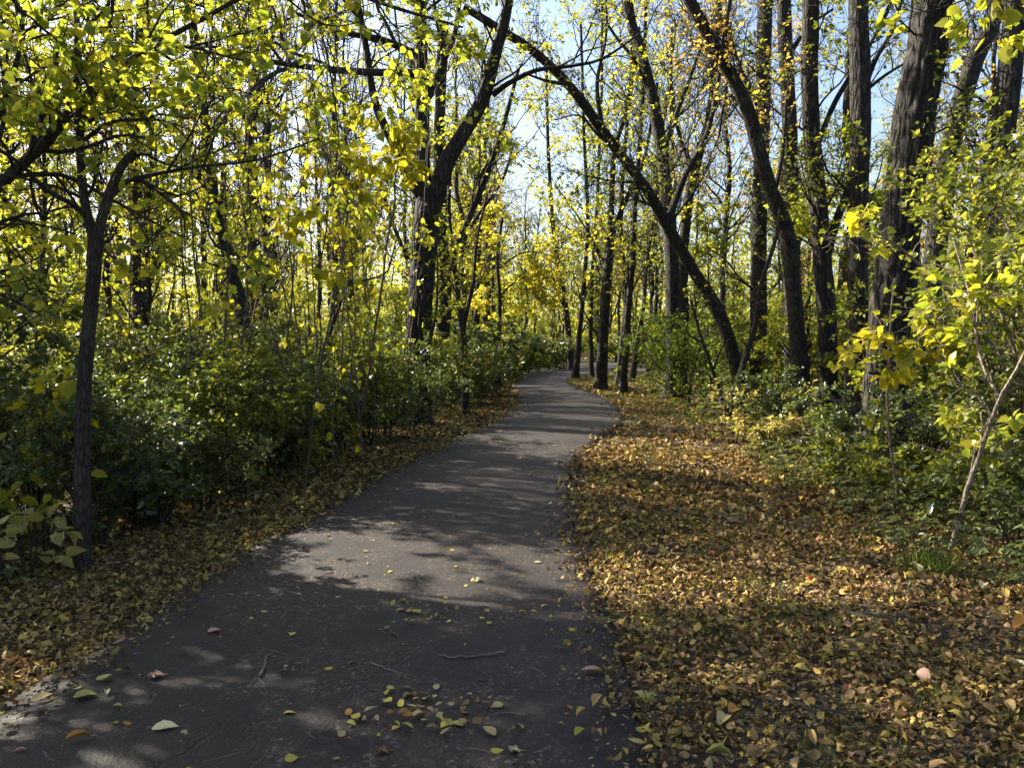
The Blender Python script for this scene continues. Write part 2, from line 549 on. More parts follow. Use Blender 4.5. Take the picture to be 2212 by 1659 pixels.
def trunk_mesh(pts, r, nseg=14, flare=0.0, rough=.04, ridge=0.0, rng=None, step=.12, seedv=0.0):
    """one tapering stem; pts (n,3) dense, r (n,)"""
    P = pts[None]
    R = np.asarray(r)[None].copy()
    if flare:
        R *= 1 + flare * np.exp(-np.maximum(P[..., 2] - P[:, :1, 2], 0) / .28)
    V, F = tubes(P, R, nseg)
    V = V.reshape(-1, nseg, 3)
    c = pts[:, None]
    a = np.arange(nseg) / nseg * 2 * math.pi
    z = np.cumsum(np.r_[0, np.linalg.norm(np.diff(pts, axis=0), axis=1)])[:, None]
    k = 1 + rough * (np.sin(3 * a + 1.3 * np.sin(z * 1.1 + seedv) + seedv) + .7 * np.sin(2 * a - z * 2.3 + 2 * seedv) + .5 * np.sin(5 * a + z * 4.1))
    if flare:
        k = k + flare * .45 * np.exp(-z / .3) * np.sin(5 * a + seedv + .6 * np.sin(a))
    if ridge:
        w = a * 15 + 2.2 * np.sin(z * 1.9 + 2 * a) + 1.1 * np.sin(z * 5.3 + 5 * a + seedv) + .6 * np.sin(z * 13 + 9 * a)
        brk = .5 + .5 * np.sin(z * 21 + 7 * np.sin(a * 6 + z * 2))
        k = k + ridge * (np.abs(np.sin(w / 2)) - .6) * (1.1 - .5 * brk)
    V = c + (V - c) * k[..., None]
    return V.reshape(-1, 3), F

def sample(P, R, idx, t):
    K = P.shape[1]
    f = t * (K - 1)
    k = np.minimum(f.astype(int), K - 2)
    u = (f - k)
    a, b = P[idx, k], P[idx, k + 1]
    return a + (b - a) * u[:, None], norm(b - a), R[idx, k] * (1 - u) + R[idx, k + 1] * u

def grow(rng, P, R, n, t0, t1, ang, L, K, up=.15, wig=.22, rr=.55, rcap=.012, taper=.3, grav=0.0, aim=None):
    """n side branches on the stems P; L (lo, hi) lengths; returns (n,K,3), (n,K)"""
    seglen = np.linalg.norm(np.diff(P, axis=1), axis=2).sum(1)
    idx = rng.choice(len(P), n, p=seglen / seglen.sum())
    t = rng.uniform(t0, t1, n)
    pos, tan, rad = sample(P, R, idx, t)
    perp = norm(np.cross(tan, rng.normal(size=(n, 3))))
    if aim is not None:
        perp = norm(perp + np.asarray(aim))
        perp = norm(perp - tan * (perp * tan).sum(1, keepdims=True))
    an = np.radians(rng.uniform(ang[0], ang[1], n))[:, None]
    d = np.cos(an) * tan + np.sin(an) * perp
    d[:, 2] += up
    d = norm(d)
    ln = rng.uniform(L[0], L[1], n) * (1.1 - .55 * t)
    out = np.empty((n, K, 3))
    out[:, 0] = pos
    st = (ln / (K - 1))[:, None]
    for k in range(1, K):
        out[:, k] = out[:, k - 1] + d * st
        d = d + wig * rng.normal(size=(n, 3))
        d[:, 2] += up * .35 - grav * k / K
        d = norm(d)
    r0 = np.minimum(np.minimum(rad * rr, rcap * ln + .002), rad * .9)
    RR = r0[:, None] * np.linspace(1, taper, K)[None]
    return out, RR

# ------------------------------------------------------------------ leaves
def _arr(v, f):
    return np.array(v, float), np.array(f, int)
T_RHOMB = _arr([(0, 0, 0), (-.33, .42, .07), (0, 1, -.06), (.33, .42, .07)], [(0, 2, 1), (0, 3, 2)])
T_MID = _arr([(0, 0, 0), (-.27, .24, .07), (-.27, .62, .06), (0, 1, -.10), (.27, .62, .06), (.27, .24, .07)], [(0, 3, 2, 1), (0, 5, 4, 3)])
T_HEART = _arr([(0, .06, 0), (-.40, .10, .06), (-.42, .45, .07), (0, 1, -.10), (.42, .45, .07), (.40, .10, .06)], [(0, 3, 2, 1), (0, 5, 4, 3)])

def curled(w=.30, arch=.25, cup=.18, twist=.0, tip=.25):
    ys = np.array([0, .12, .38, .68, 1.0])
    ws = np.array([.03, .62, 1.0, .72, .03]) * w
    V, F = [], []
    for y, ww in zip(ys, ws):
        zc = arch * math.sin(math.pi * y * .9) - tip * max(0, y - .6)
        for s in (-1, 0, 1):
            x = s * ww
            V.append((x + twist * (y - .4) * .3, y - .05 * abs(s), zc + cup * abs(s) * ww / w + twist * s * ww * (y - .4)))
    for k in range(4):
        for c in (0, 1):
            a = k * 3 + c
            F.append((a, a + 1, a + 4, a + 3))
    return _arr(V, F)
CURLS = [curled(), curled(.36, .10, .28, .5), curled(.26, -.18, -.22, -.6, -.2), curled(.33, .32, -.12, .3, .5), curled(.22, .05, .3, .9, .1), curled(.40, -.12, .10, -.3, .1)]

def lobed():
    """five lobed maple-like outline, flat fan with raised lobes"""
    ang = [(-100, .18), (-78, .55), (-62, .30), (-42, .78), (-26, .42), (-8, .60), (0, 1.0), (8, .60), (26, .42), (42, .78), (62, .30), (78, .55), (100, .18)]
    V = [(0, 0, 0)]
    for a, r in ang:
        a = math.radians(a)
        V.append((r * math.sin(a) * .75, r * math.cos(a), .10 * abs(math.sin(3 * a)) - .12 * r * r + (.16 if r < .5 else 0)))
    F = [(0, k + 1, k) for k in range(1, len(ang))]
    return _arr(V, F)
T_LOBED = lobed()
FLATS = [curled(.30, .07, .07, .1, .05), curled(.40, .05, .10, .3, .05), curled(.24, -.06, -.09, -.3, -.1), curled(.34, .12, -.05, .2, .25), curled(.20, .05, .2, .6, .1), curled(.36, -.05, .06, -.3, .1)]

class Leaves:
    """positions, frames and sizes of many leaves; frames: columns side, along, normal"""
    def __init__(self, pos, along, nrm, size):
        along = norm(along)
        nrm = norm(nrm - along * (nrm * along).sum(1, keepdims=True))
        side = np.cross(along, nrm)
        self.p = pos
        self.M = np.stack([side, along, nrm], 2) * size[:, None, None]
        self.s = size
    def mesh_group(self, tmpl, sel=None, off=None, mi=0):
        V, F = tmpl
        p = self.p if sel is None else self.p[sel]
        M = self.M if sel is None else self.M[sel]
        if off is not None:
            p = p - off
        W = np.einsum('nij,kj->nki', M, V) + p[:, None]
        FF = (F[None] + (np.arange(len(p)) * len(V))[:, None, None]).reshape(-1, F.shape[1])
        return W.reshape(-1, 3), FF, mi

def leaves_on(rng, P, R, n, size, t0=.15, droop=.25, flat=.8, spread=.9):
    """n leaves spread along the twigs P"""
    idx = rng.integers(0, len(P), n)
    t = t0 + (1 - t0) * rng.random(n) ** .8
    pos, tan, _ = sample(P, R, idx, t)
    side = norm(np.cross(tan, rng.normal(size=(n, 3)) * .6 + np.array([0, 0, 1.])))
    side *= np.where(rng.random(n) < .5, -1, 1)[:, None]
    al = tan * (1 - .45 * spread) + side * spread + rng.normal(size=(n, 3)) * .3
    al[:, 2] -= droop
    nr = np.array([0, 0, 1.]) * flat + rng.normal(size=(n, 3)) * .5
    s = rng.uniform(size[0], size[1], n) * rng.choice([.6, .8, 1.0, 1.1, 1.2], n)
    pos = pos + norm(al) * (s * .22)[:, None]
    return Leaves(pos, al, nr, s)

_tm = {}
def template_mesh(key, tmpl, mat):
    k = (key, mat.name)
    if k not in _tm:
        _tm[k] = make_mesh('leaf_' + key, [(tmpl[0], tmpl[1], 0)], [mat], smooth=True)
    return _tm[k]

def add_leaves(root, base, lv, tmpl, mat, rng, singles=0, key='plain', name='foliage', single_name='leaf', owners=None):
    """the leaves that show largest are parts of their own, the rest one part"""
    sel = np.ones(len(lv.p), bool)
    if singles:
        px, py, f = project(lv.p)
        vis = (f > .5) & (px > 10) & (px < 2200) & (py > 10) & (py < 1650)
        score = np.where(vis, lv.s / np.maximum(f, .5), 0)
        order = np.argsort(-score)[:singles]
        order = order[score[order] > 0]
        me = template_mesh(key, tmpl, mat)
        for i in order:
            m = Matrix(lv.M[i].tolist()).to_4x4()
            m.translation = Vector((lv.p[i] - base).tolist())
            par = root
            if owners:
                par = min(owners, key=lambda w: ((w[1] - lv.p[i]) ** 2).sum(1).min())[0]
            o = obj(single_name, me, par)
            o.matrix_basis = m
        sel[order] = False
    if sel.any():
        o = obj(name, make_mesh(name, [lv.mesh_group(tmpl, sel, base)], [mat], smooth=False), root, kind='stuff')

# ------------------------------------------------------------------ trees
def hero_tree(name, label, stems, bark=BARK, seed=0, l1=(10, (1.2, 2.6)), l2=(40, (.5, 1.3)), l3=(160, (.2, .55)), nleaf=3000, size=(.06, .09),
              mat=LEAF_YG, tmpl=T_MID, key='mid', singles=0, up=.15, droop=.25, t0=.35, flare=.6, ridge=0.0, nseg=14, cat='tree', step=.15,
              aim=None, group=None, ang=(35, 70), fol2=None, only=None, grav=.0):
    """stems: list of (part name, [(px, py, d), ...] or world points, r0, r1); the first is the trunk and starts on the ground"""
    rng = np.random.default_rng(seed + 1000)
    lines = []
    for k, (pn, pts, r0, r1) in enumerate(stems):
        W = np.array([PT(*p) for p in pts])
        if k == 0:
            W[0, 2] = ground_z(W[0, 0], W[0, 1]) - .06
        L = np.linalg.norm(np.diff(W, axis=0), axis=1).sum()
        n = max(8, int(L / step))
        S = spline(W, n)
        if k == 0 and n > 12:
            S[2:] += np.cumsum(rng.normal(0, .006, (n - 2, 3)), 0) * np.array([1, 1, 0]) * .5
        r = r0 + (r1 - r0) * np.linspace(0, 1, n) ** .9
        lines.append((pn, S, r))
    base = lines[0][1][0].copy()
    base[2] += .06
    root = thing(name, label, cat, base, group)
    owners = []
    for k, (pn, S, r) in enumerate(lines):
        V, F = trunk_mesh(S, r, nseg if k == 0 else max(7, nseg - 4), flare if k == 0 else 0, ridge=ridge, seedv=seed * 1.7 + k)
        po = obj(pn, make_mesh(pn, [(V - base, F, 0)], [bark]), root)
        if only is None or k in only:
            owners.append((po, S))
    use = lines if only is None else [lines[i] for i in only]
    K = 24
    SP = np.array([S[np.linspace(0, len(S) - 1, K).round().astype(int)] for _, S, _ in use])
    SR = np.array([r[np.linspace(0, len(S) - 1, K).round().astype(int)] for _, S, r in use])
    B1, R1 = grow(rng, SP, SR, l1[0], t0, 1, ang, l1[1], 9, up, .16, .6, .014, .35, aim=aim, grav=grav)
    pool = [(B1, R1)]
    B2, R2 = grow(rng, B1, R1, l2[0], .2, 1, (30, 65), l2[1], 7, up * .6, .2, .65, .011, .35, grav=grav)
    B3, R3 = grow(rng, B2, R2, l3[0], .15, 1, (30, 65), l3[1], 5, up * .3, .22, .7, .009, .4, grav=grav)
    g = []
    for (P, R), ns in (((B1, R1), 6), ((B2, R2), 4), ((B3, R3), 3)):
        V, F = tubes(P, np.maximum(R, .0024 + .00013 * base[1]), ns)
        g.append((V - base, F, 0))
    obj('branches', make_mesh('branches', g, [bark]), root, kind='stuff')
    if nleaf:
        lv = leaves_on(rng, B3, R3, nleaf, size, droop=droop)
        add_leaves(root, base, lv, tmpl, mat, rng, singles, key, owners=owners)
        if fol2:
            n2, s2, m2 = fol2
            lv = leaves_on(rng, B2, R2, n2, s2, droop=droop)
            add_leaves(root, base, lv, tmpl, m2, rng, 0, key)
    return root

# ---- left foreground
hero_tree('slender_tree', 'slender dark forked tree at the left edge of the path, nearest trunk on the left',
    [('trunk', [(172, 1240, 5.6), (176, 1000, 5.6), (184, 750, 5.6), (200, 560, 5.6), (206, 500, 5.6)], .058, .040),
     ('limb', [(199, 575, 5.6), (200, 515, 5.6), (181, 420, 5.6), (170, 250, 5.55), (165, 0, 5.5), (150, -420, 5.4)], .040, .014),
     ('limb', [(200, 575, 5.6), (210, 512, 5.6), (236, 420, 5.6), (262, 362, 5.6), (292, 328, 5.6)], .041, .026),
     ('limb', [(237, 428, 5.6), (270, 395, 5.6), (330, 378, 5.65), (430, 360, 5.75), (560, 345, 5.95), (690, 300, 6.2)], .021, .006),
     ('limb', [(268, 352, 5.6), (310, 333, 5.6), (350, 352, 5.65), (405, 366, 5.7)], .013, .006),
     ('limb', [(440, 358, 5.75), (475, 270, 5.8), (530, 210, 5.9), (640, 130, 6.1)], .010, .004),
     ('limb', [(360, 372, 5.65), (420, 275, 5.7), (470, 160, 5.8)], .009, .004)],
    bark=BARK_THIN, seed=1, l1=(34, (.5, 1.5)), l2=(90, (.3, .8)), l3=(240, (.12, .35)), nleaf=1400, size=(.05, .08),
    mat=LEAF_YG, tmpl=T_HEART, key='heart', singles=220, up=.05, droop=.35, t0=.25, only=[1, 3, 4, 5, 6], flare=.3, step=.06, nseg=16)
hero_tree('leaning_tree', 'leaning tree at the far left whose long branch climbs diagonally to the right',
    [('trunk', [(-330, 1200, 5.9), (-250, 800, 5.9), (-60, 480, 5.9), (100, 312, 5.9), (165, 235, 5.9)], .052, .034),
     ('limb', [(165, 235, 5.9), (250, 155, 5.9), (330, 100, 5.95), (440, 40, 6.0), (620, -60, 6.1)], .03, .014),
     ('limb', [(330, 100, 5.95), (420, 105, 6.0), (520, 130, 6.1), (640, 140, 6.3)], .012, .006),
     ('limb', [(165, 235, 5.9), (215, 150, 5.7), (240, 40, 5.6), (260, -200, 5.5)], .02, .008),
     ('limb', [(-60, 480, 5.9), (-20, 300, 5.7), (40, 120, 5.5), (60, -120, 5.3)], .03, .010)],
    bark=BARK_THIN, seed=2, l1=(46, (.7, 1.9)), l2=(140, (.35, 1.0)), l3=(420, (.12, .4)), nleaf=2300, size=(.052, .085),
    mat=LEAF_YG, tmpl=T_HEART, key='heart', singles=280, up=.05, droop=.35, t0=.3, only=[0, 1, 2, 3, 4], step=.08)
hero_tree('overhanging_tree', 'leafy tree left of the path whose branch hangs over the top of the view',
    [('trunk', [(-260, 1100, 7.6), (-200, 500, 7.6), (-60, 0, 7.6), (120, -260, 7.5)], .085, .05),
     ('limb', [(120, -260, 7.5), (360, -170, 7.3), (620, -70, 7.2), (830, 10, 7.3), (1000, 60, 7.6)], .04, .010),
     ('limb', [(620, -70, 7.2), (690, 60, 7.0), (720, 200, 6.9), (735, 330, 6.9)], .013, .005),
     ('limb', [(-60, 0, 7.6), (100, -60, 7.4), (300, -30, 7.2), (480, 30, 7.1)], .03, .008),
     ('limb', [(360, -170, 7.3), (560, -230, 7.5), (800, -200, 7.8), (1050, -100, 8.2)], .022, .008),
     ('limb', [(-60, 0, 7.6), (60, -140, 7.8), (210, -190, 8), (400, -170, 8.2)], .025, .008),  # limb above the frame, added to shade the right foreground
     ('limb', [(-150, 300, 7.6), (-60, 120, 7.9), (60, 10, 8.2), (200, -60, 8.5)], .03, .008)],
    bark=BARK_THIN, seed=3, l1=(60, (.7, 1.9)), l2=(180, (.35, 1.0)), l3=(820, (.12, .4)), nleaf=3300, size=(.052, .088),
    mat=LEAF_YG, tmpl=T_HEART, key='heart', singles=280, up=0.0, droop=.45, t0=.25, only=[1, 2, 3, 4, 5, 6], grav=.1)

# ---- the two big trees that carry the picture
hero_tree('forked_tree', 'stout multi-stemmed tree left of the path with shaggy vine-wrapped trunk',
    [('trunk', [(900, 925, 16.2), (903, 780, 16.2), (912, 600, 16.2), (928, 430, 16.2)], .25, .25),
     ('limb', [(920, 460, 16.2), (912, 330, 16.2), (912, 180, 16.2), (905, 0, 16.2), (895, -260, 16.2)], .17, .09),
     ('limb', [(932, 455, 16.2), (962, 360, 16.1), (1000, 290, 16.0), (1042, 215, 15.9), (1072, 110, 15.8), (1098, 0, 15.7), (1110, -240, 15.5)], .19, .08),
     ('limb', [(918, 440, 16.2), (880, 370, 16.0), (845, 300, 15.8), (810, 220, 15.6), (790, 100, 15.4), (760, -60, 15.2)], .12, .05),
     ('limb', [(912, 125, 16.2), (880, 110, 15.9), (820, 85, 15.4), (740, 70, 15), (640, 30, 14.6)], .09, .03),
     ('limb', [(905, 160, 16.2), (830, 158, 15.2), (733, 153, 14), (640, 142, 12.8), (560, 128, 11.8), (446, 98, 10.6)], .085, .02),
     ('limb', [(640, 142, 12.8), (580, 165, 12), (520, 215, 11.4), (472, 253, 11), (440, 320, 10.6)], .035, .01),
     ('limb', [(1066, 205, 15.9), (1100, 180, 15.7), (1160, 152, 15.4), (1235, 143, 15.2), (1306, 125, 15), (1400, 60, 14.8)], .06, .015),
     ('limb', [(880, 560, 16.2), (855, 500, 16.2), (835, 440, 16.1), (815, 390, 16)], .045, .03),
     ('limb', [(915, 230, 16.2), (955, 140, 16.4), (985, 60, 16.6), (1000, -100, 16.8)], .08, .04)],
    bark=BARK_BIG, seed=4, l1=(46, (1.2, 3.2)), l2=(170, (.6, 1.6)), l3=(620, (.25, .7)), nleaf=4200, size=(.065, .10), mat=LEAF_YG, up=.08,
    t0=.3, only=[1, 2, 3, 4, 5, 6, 7, 9], flare=.6, ridge=.10, nseg=30, step=.1)
hero_tree('arching_tree', 'long bare trunk leaning left in an arch over the path',
    [('trunk', [(1610, 860, 20), (1585, 770, 20), (1548, 665, 19.9), (1492, 572, 19.7), (1442, 482, 19.5), (1398, 405, 19.3), (1330, 315, 19), (1232, 182, 18.6),
                (1160, 112, 18.2), (1105, 75, 17.9), (1010, 15, 17.4)], .18, .08),
     ('limb', [(1235, 185, 18.6), (1180, 175, 18.3), (1130, 158, 18)], .05, .02),
     ('limb', [(1352, 345, 19.1), (1290, 290, 18.9), (1250, 250, 18.7), (1200, 260, 18.5)], .04, .012),
     ('limb', [(1442, 482, 19.5), (1480, 380, 19.5), (1530, 280, 19.6), (1560, 120, 19.8)], .10, .04),
     ('limb', [(1300, 275, 18.9), (1290, 180, 19), (1310, 60, 19.2), (1300, -120, 19.4)], .06, .02)],
    bark=BARK, seed=5, l1=(26, (1, 2.6)), l2=(110, (.6, 1.5)), l3=(800, (.3, .9)), nleaf=1300, size=(.08, .12), mat=LEAF_OLV, up=.2, t0=.35, flare=.3, nseg=18)

# ---- right of the path
hero_tree('curved_tree', 'dark curving trunk on the right that sweeps up to the left',
    [('trunk', [(1735, 870, 17.5), (1725, 760, 17.5), (1714, 630, 17.5), (1700, 510, 17.4), (1662, 405, 17.2), (1640, 330, 17.1), (1620, 250, 17), (1590, 180, 16.9),
                (1560, 130, 16.8), (1490, 0, 16.5), (1430, -120, 16.3)], .19, .11),
     ('limb', [(1672, 425, 17.3), (1690, 330, 17.5), (1700, 200, 17.8)], .06, .03),
     ('limb', [(1612, 235, 17), (1570, 210, 17.2), (1552, 300, 17.6)], .04, .02),
     ('limb', [(1560, 130, 16.8), (1572, 30, 16.9), (1600, -120, 17)], .06, .03)],
    bark=BARK, seed=6, l1=(22, (.8, 2.2)), l2=(90, (.5, 1.3)), l3=(700, (.3, .9)), nleaf=900, size=(.08, .12), mat=LEAF_ORG, up=.15, t0=.45, nseg=18)
hero_tree('straight_tree', 'straight trunk with peeling yellow leaf clusters just behind the curving trunk',
    [('trunk', [(1632, 830, 23), (1636, 700, 23), (1638, 540, 23), (1646, 300, 23), (1655, 0, 23), (1662, -300, 23)], .25, .19),
     ('limb', [(1648, 250, 23), (1600, 150, 22.6), (1570, 60, 22.4)], .08, .04)],
    bark=BARK, seed=7, l1=(26, (1, 2.6)), l2=(110, (.5, 1.5)), l3=(760, (.3, .9)), nleaf=1900, size=(.09, .14), mat=LEAF_OLV, up=.15, t0=.25, nseg=16)
hero_tree('straight_tree', 'straight grey trunk rising directly behind the foot of the curving trunk',
    [('trunk', [(1712, 830, 21.5), (1711, 700, 21.5), (1710, 540, 21.5), (1706, 300, 21.5), (1694, 0, 21.5), (1685, -300, 21.5)], .22, .17),
     ('limb', [(1700, 130, 21.5), (1745, 60, 21.3), (1800, 20, 21)], .07, .03)],
    bark=BARK, seed=8, l1=(22, (1, 2.4)), l2=(90, (.5, 1.5)), l3=(340, (.3, .8)), nleaf=1100, size=(.09, .13), mat=LEAF_YG, up=.15, t0=.3, nseg=16)
hero_tree('forked_tree', 'tall trunk right of the curving trunk that forks low with a slanting right arm',
    [('trunk', [(1792, 840, 18), (1786, 700, 18), (1780, 560, 18), (1768, 420, 18), (1756, 300, 18), (1752, 150, 18), (1758, 0, 18), (1762, -300, 18)], .21, .17),
     ('limb', [(1785, 560, 18), (1806, 480, 18), (1835, 400, 17.9), (1850, 330, 17.8)], .10, .07),
     ('limb', [(1760, 330, 18), (1800, 230, 17.9), (1840, 160, 17.8), (1900, 60, 17.6), (1950, -60, 17.4)], .07, .03)],
    bark=BARK_BIG, seed=9, l1=(24, (1, 2.4)), l2=(90, (.5, 1.4)), l3=(360, (.25, .7)), nleaf=1500, size=(.08, .12), mat=LEAF_OLV, up=.15, t0=.3, nseg=20, ridge=.06)
hero_tree('straight_tree', 'straight dark trunk immediately left of the thick furrowed trunk',
    [('trunk', [(1850, 880, 16.2), (1850, 690, 16.2), (1852, 480, 16.2), (1856, 250, 16.2), (1852, 0, 16.2), (1850, -300, 16.2)], .215, .18),
     ('limb', [(1858, 215, 16.2), (1890, 130, 16.3), (1925, 70, 16.4), (1960, -40, 16.6)], .07, .03),
     ('limb', [(1860, 205, 16.2), (1910, 165, 16), (1950, 140, 15.8)], .04, .02)],
    bark=BARK_BIG, seed=10, l1=(22, (.9, 2.4)), l2=(90, (.5, 1.4)), l3=(340, (.25, .7)), nleaf=1000, size=(.08, .12), mat=LEAF_OLV, up=.15, t0=.3, nseg=22, ridge=.06)
hero_tree('thick_tree', 'thickest trunk in view, deeply furrowed bark, leaning right behind the shrubs',
    [('trunk', [(1902, 965, 12.7), (1912, 850, 12.7), (1925, 700, 12.7), (1945, 500, 12.7), (1972, 280, 12.7), (2016, 0, 12.7), (2060, -300, 12.7), (2095, -600, 12.7)], .315, .265)],
    bark=BARK_BIG, seed=11, l1=(12, (1, 2.4)), l2=(40, (.5, 1.3)), l3=(150, (.25, .7)), nleaf=300, size=(.07, .11), mat=LEAF_OLV, up=.1, t0=.55, nseg=72, ridge=.13, step=.05, flare=.5)
hero_tree('leaning_tree', 'slim trunk leaning right against the blue sky beyond the thick furrowed trunk',
    [('trunk', [(1985, 830, 19), (2020, 560, 19), (2060, 300, 19), (2100, 150, 19), (2158, 10, 19), (2230, -200, 19)], .24, .19)],
    bark=BARK, seed=12, l1=(10, (1, 2)), l2=(40, (.5, 1.3)), l3=(160, (.25, .7)), nleaf=350, size=(.08, .12), mat=LEAF_GRN, up=.1, t0=.4, nseg=16)
hero_tree('gnarled_tree', 'knotted trunk half hidden by leaves at the right edge of the view',
    [('trunk', [(2090, 960, 12), (2100, 700, 12), (2122, 490, 12), (2150, 380, 12), (2165, 300, 12), (2190, 40, 12), (2215, -300, 12)], .19, .15),
     ('limb', [(2150, 390, 12), (2190, 330, 11.8), (2230, 300, 11.6)], .09, .06)],
    bark=BARK_BIG, seed=13, l1=(12, (1, 2)), l2=(50, (.5, 1.2)), l3=(200, (.25, .6)), nleaf=900, size=(.07, .10), mat=LEAF_OLV, up=.1, t0=.3, nseg=26, ridge=.09)
hero_tree('v_shaped_sapling', 'small V-shaped double-stemmed sapling at the right edge of the leafy verge',
    [('trunk', [(1572, 905, 17.6), (1576, 885, 17.6), (1592, 830, 17.6), (1612, 770, 17.5), (1632, 706, 17.4), (1644, 620, 17.3), (1676, 520, 17.2), (1690, 430, 17.1)], .095, .035),
     ('limb', [(1568, 895, 17.6), (1556, 850, 17.6), (1535, 790, 17.6), (1515, 730, 17.6), (1492, 648, 17.6)], .06, .025),
     ('limb', [(1540, 800, 17.6), (1560, 750, 17.5), (1590, 720, 17.5)], .03, .01),
     ('limb', [(1520, 740, 17.6), (1490, 725, 17.6), (1478, 700, 17.6)], .03, .01)],
    bark=BARK_THIN, seed=14, l1=(16, (.5, 1.2)), l2=(60, (.3, .8)), l3=(160, (.2, .4)), nleaf=160, size=(.06, .09), mat=LEAF_OLV, up=.2, t0=.4, cat='sapling', flare=.2)

# ---- middle of the view
hero_tree('clump_tree', 'dark trunk in the middle clump that forks in a Y above the path bend',
    [('trunk', [(1297, 842, 28.3), (1302, 760, 28.3), (1308, 650, 28.3), (1316, 560, 28.3), (1319, 505, 28.3)], .20, .15),
     ('limb', [(1319, 510, 28.3), (1322, 400, 28.3), (1328, 320, 28.3), (1352, 240, 28.3), (1365, 120, 28.3), (1360, -150, 28.3)], .12, .05),
     ('limb', [(1320, 515, 28.3), (1340, 460, 28.2), (1366, 400, 28.1), (1395, 330, 28), (1420, 180, 28)], .10, .05),
     ('limb', [(1312, 580, 28.3), (1280, 520, 28.5), (1250, 470, 28.7), (1200, 400, 29)], .05, .02)],
    seed=15, l1=(30, (1.2, 3)), l2=(130, (.7, 1.8)), l3=(900, (.4, 1.1)), nleaf=1600, size=(.11, .17), mat=LEAF_YEL, tmpl=T_RHOMB, up=.25, t0=.3)
hero_tree('clump_tree', 'slim upright trunk, rightmost of the middle clump beside the path bend',
    [('trunk', [(1346, 848, 27), (1350, 760, 27), (1358, 650, 27), (1368, 530, 27), (1373, 416, 27), (1385, 250, 27), (1395, 0, 27)], .135, .06)],
    seed=16, l1=(22, (1, 2.4)), l2=(90, (.6, 1.5)), l3=(360, (.3, .9)), nleaf=1100, size=(.11, .16), mat=LEAF_OLV, tmpl=T_RHOMB, up=.25, t0=.3)
hero_tree('clump_tree', 'slim dark trunk behind the rightmost trunk of the middle clump',
    [('trunk', [(1336, 834, 31), (1344, 740, 31), (1352, 640, 31), (1340, 500, 31), (1350, 300, 31), (1380, 60, 31)], .14, .06)],
    seed=17, l1=(20, (1, 2.4)), l2=(80, (.6, 1.5)), l3=(320, (.3, .9)), nleaf=1000, size=(.11, .16), mat=LEAF_YEL, tmpl=T_RHOMB, up=.25, t0=.35)
hero_tree('bent_tree', 'thin trunk slanting right from behind the middle clump',
    [('trunk', [(1366, 800, 33), (1376, 740, 33), (1390, 660, 33), (1398, 560, 33), (1420, 400, 33), (1440, 200, 33)], .12, .05)],
    seed=18, l1=(16, (1, 2.4)), l2=(70, (.6, 1.5)), l3=(260, (.3, .9)), nleaf=900, size=(.11, .16), mat=LEAF_YG, tmpl=T_RHOMB, up=.25, t0=.35)
hero_tree('clump_tree', 'short dark trunk standing by itself at the inside of the path bend',
    [('trunk', [(1243, 819, 37.5), (1247, 770, 37.5), (1252, 715, 37.5), (1260, 620, 37.5), (1270, 480, 37.5), (1262, 300, 37.5), (1255, 50, 37.5)], .16, .06)],
    seed=19, l1=(26, (1.4, 3.4)), l2=(110, (.8, 2)), l3=(420, (.4, 1.1)), nleaf=2000, size=(.14, .2), mat=LEAF_YG, tmpl=T_RHOMB, up=.2, t0=.3)
hero_tree('leaning_tree', 'thin trunk leaning left at the far bend of the path',
    [('trunk', [(1236, 795, 54), (1232, 760, 54), (1226, 700, 54), (1219, 640, 54), (1200, 540, 54), (1185, 350, 54), (1180, 150, 54)], .26, .1)],
    seed=20, l1=(26, (2, 4.5)), l2=(110, (1, 2.6)), l3=(420, (.5, 1.4)), nleaf=2600, size=(.2, .3), mat=LEAF_YEL, tmpl=T_RHOMB, up=.2, t0=.3)
hero_tree('clump_tree', 'slim trunk at the left of the middle clump, just behind the Y-forked trunk',
    [('trunk', [(1278, 815, 39), (1277, 760, 39), (1276, 690, 39), (1280, 580, 39), (1290, 430, 39), (1300, 200, 39), (1300, -20, 39)], .12, .06)],
    seed=21, l1=(26, (1.4, 3.2)), l2=(110, (.8, 2)), l3=(420, (.4, 1.1)), nleaf=1800, size=(.14, .2), mat=LEAF_YG, tmpl=T_RHOMB, up=.25, t0=.3)
hero_tree('branching_tree', 'tall dark trunk rising behind the arching trunk on the right',
    [('trunk', [(1455, 820, 24), (1455, 720, 24), (1453, 600, 24), (1444, 460, 24), (1429, 333, 24), (1406, 200, 24), (1380, 100, 24), (1358, 20, 24), (1345, -200, 24)], .25, .12),
     ('limb', [(1430, 340, 24), (1460, 250, 24.1), (1490, 170, 24.2), (1530, 60, 24.4)], .09, .04),
     ('limb', [(1408, 210, 24), (1370, 130, 23.8), (1330, 80, 23.7), (1280, 0, 23.5)], .07, .03)],
    seed=22, l1=(34, (1.2, 3)), l2=(150, (.7, 1.8)), l3=(1000, (.35, 1.1)), nleaf=1400, size=(.09, .14), mat=LEAF_YEL, tmpl=T_RHOMB, up=.25, t0=.3)
hero_tree('branching_tree', 'pale grey trunk slanting up to the right between arching and curving trunks',
    [('trunk', [(1470, 800, 26), (1476, 700, 26), (1474, 590, 26), (1486, 440, 26), (1510, 330, 26), (1534, 236, 26), (1545, 100, 26), (1560, -150, 26)], .21, .10),
     ('limb', [(1500, 370, 26), (1470, 300, 26), (1450, 200, 26), (1452, 60, 26)], .08, .04)],
    bark=BARK_THIN, seed=23, l1=(32, (1.2, 3)), l2=(140, (.7, 1.8)), l3=(1000, (.35, 1.1)), nleaf=1200, size=(.09, .14), mat=LEAF_ORG, tmpl=T_RHOMB, up=.25, t0=.3)

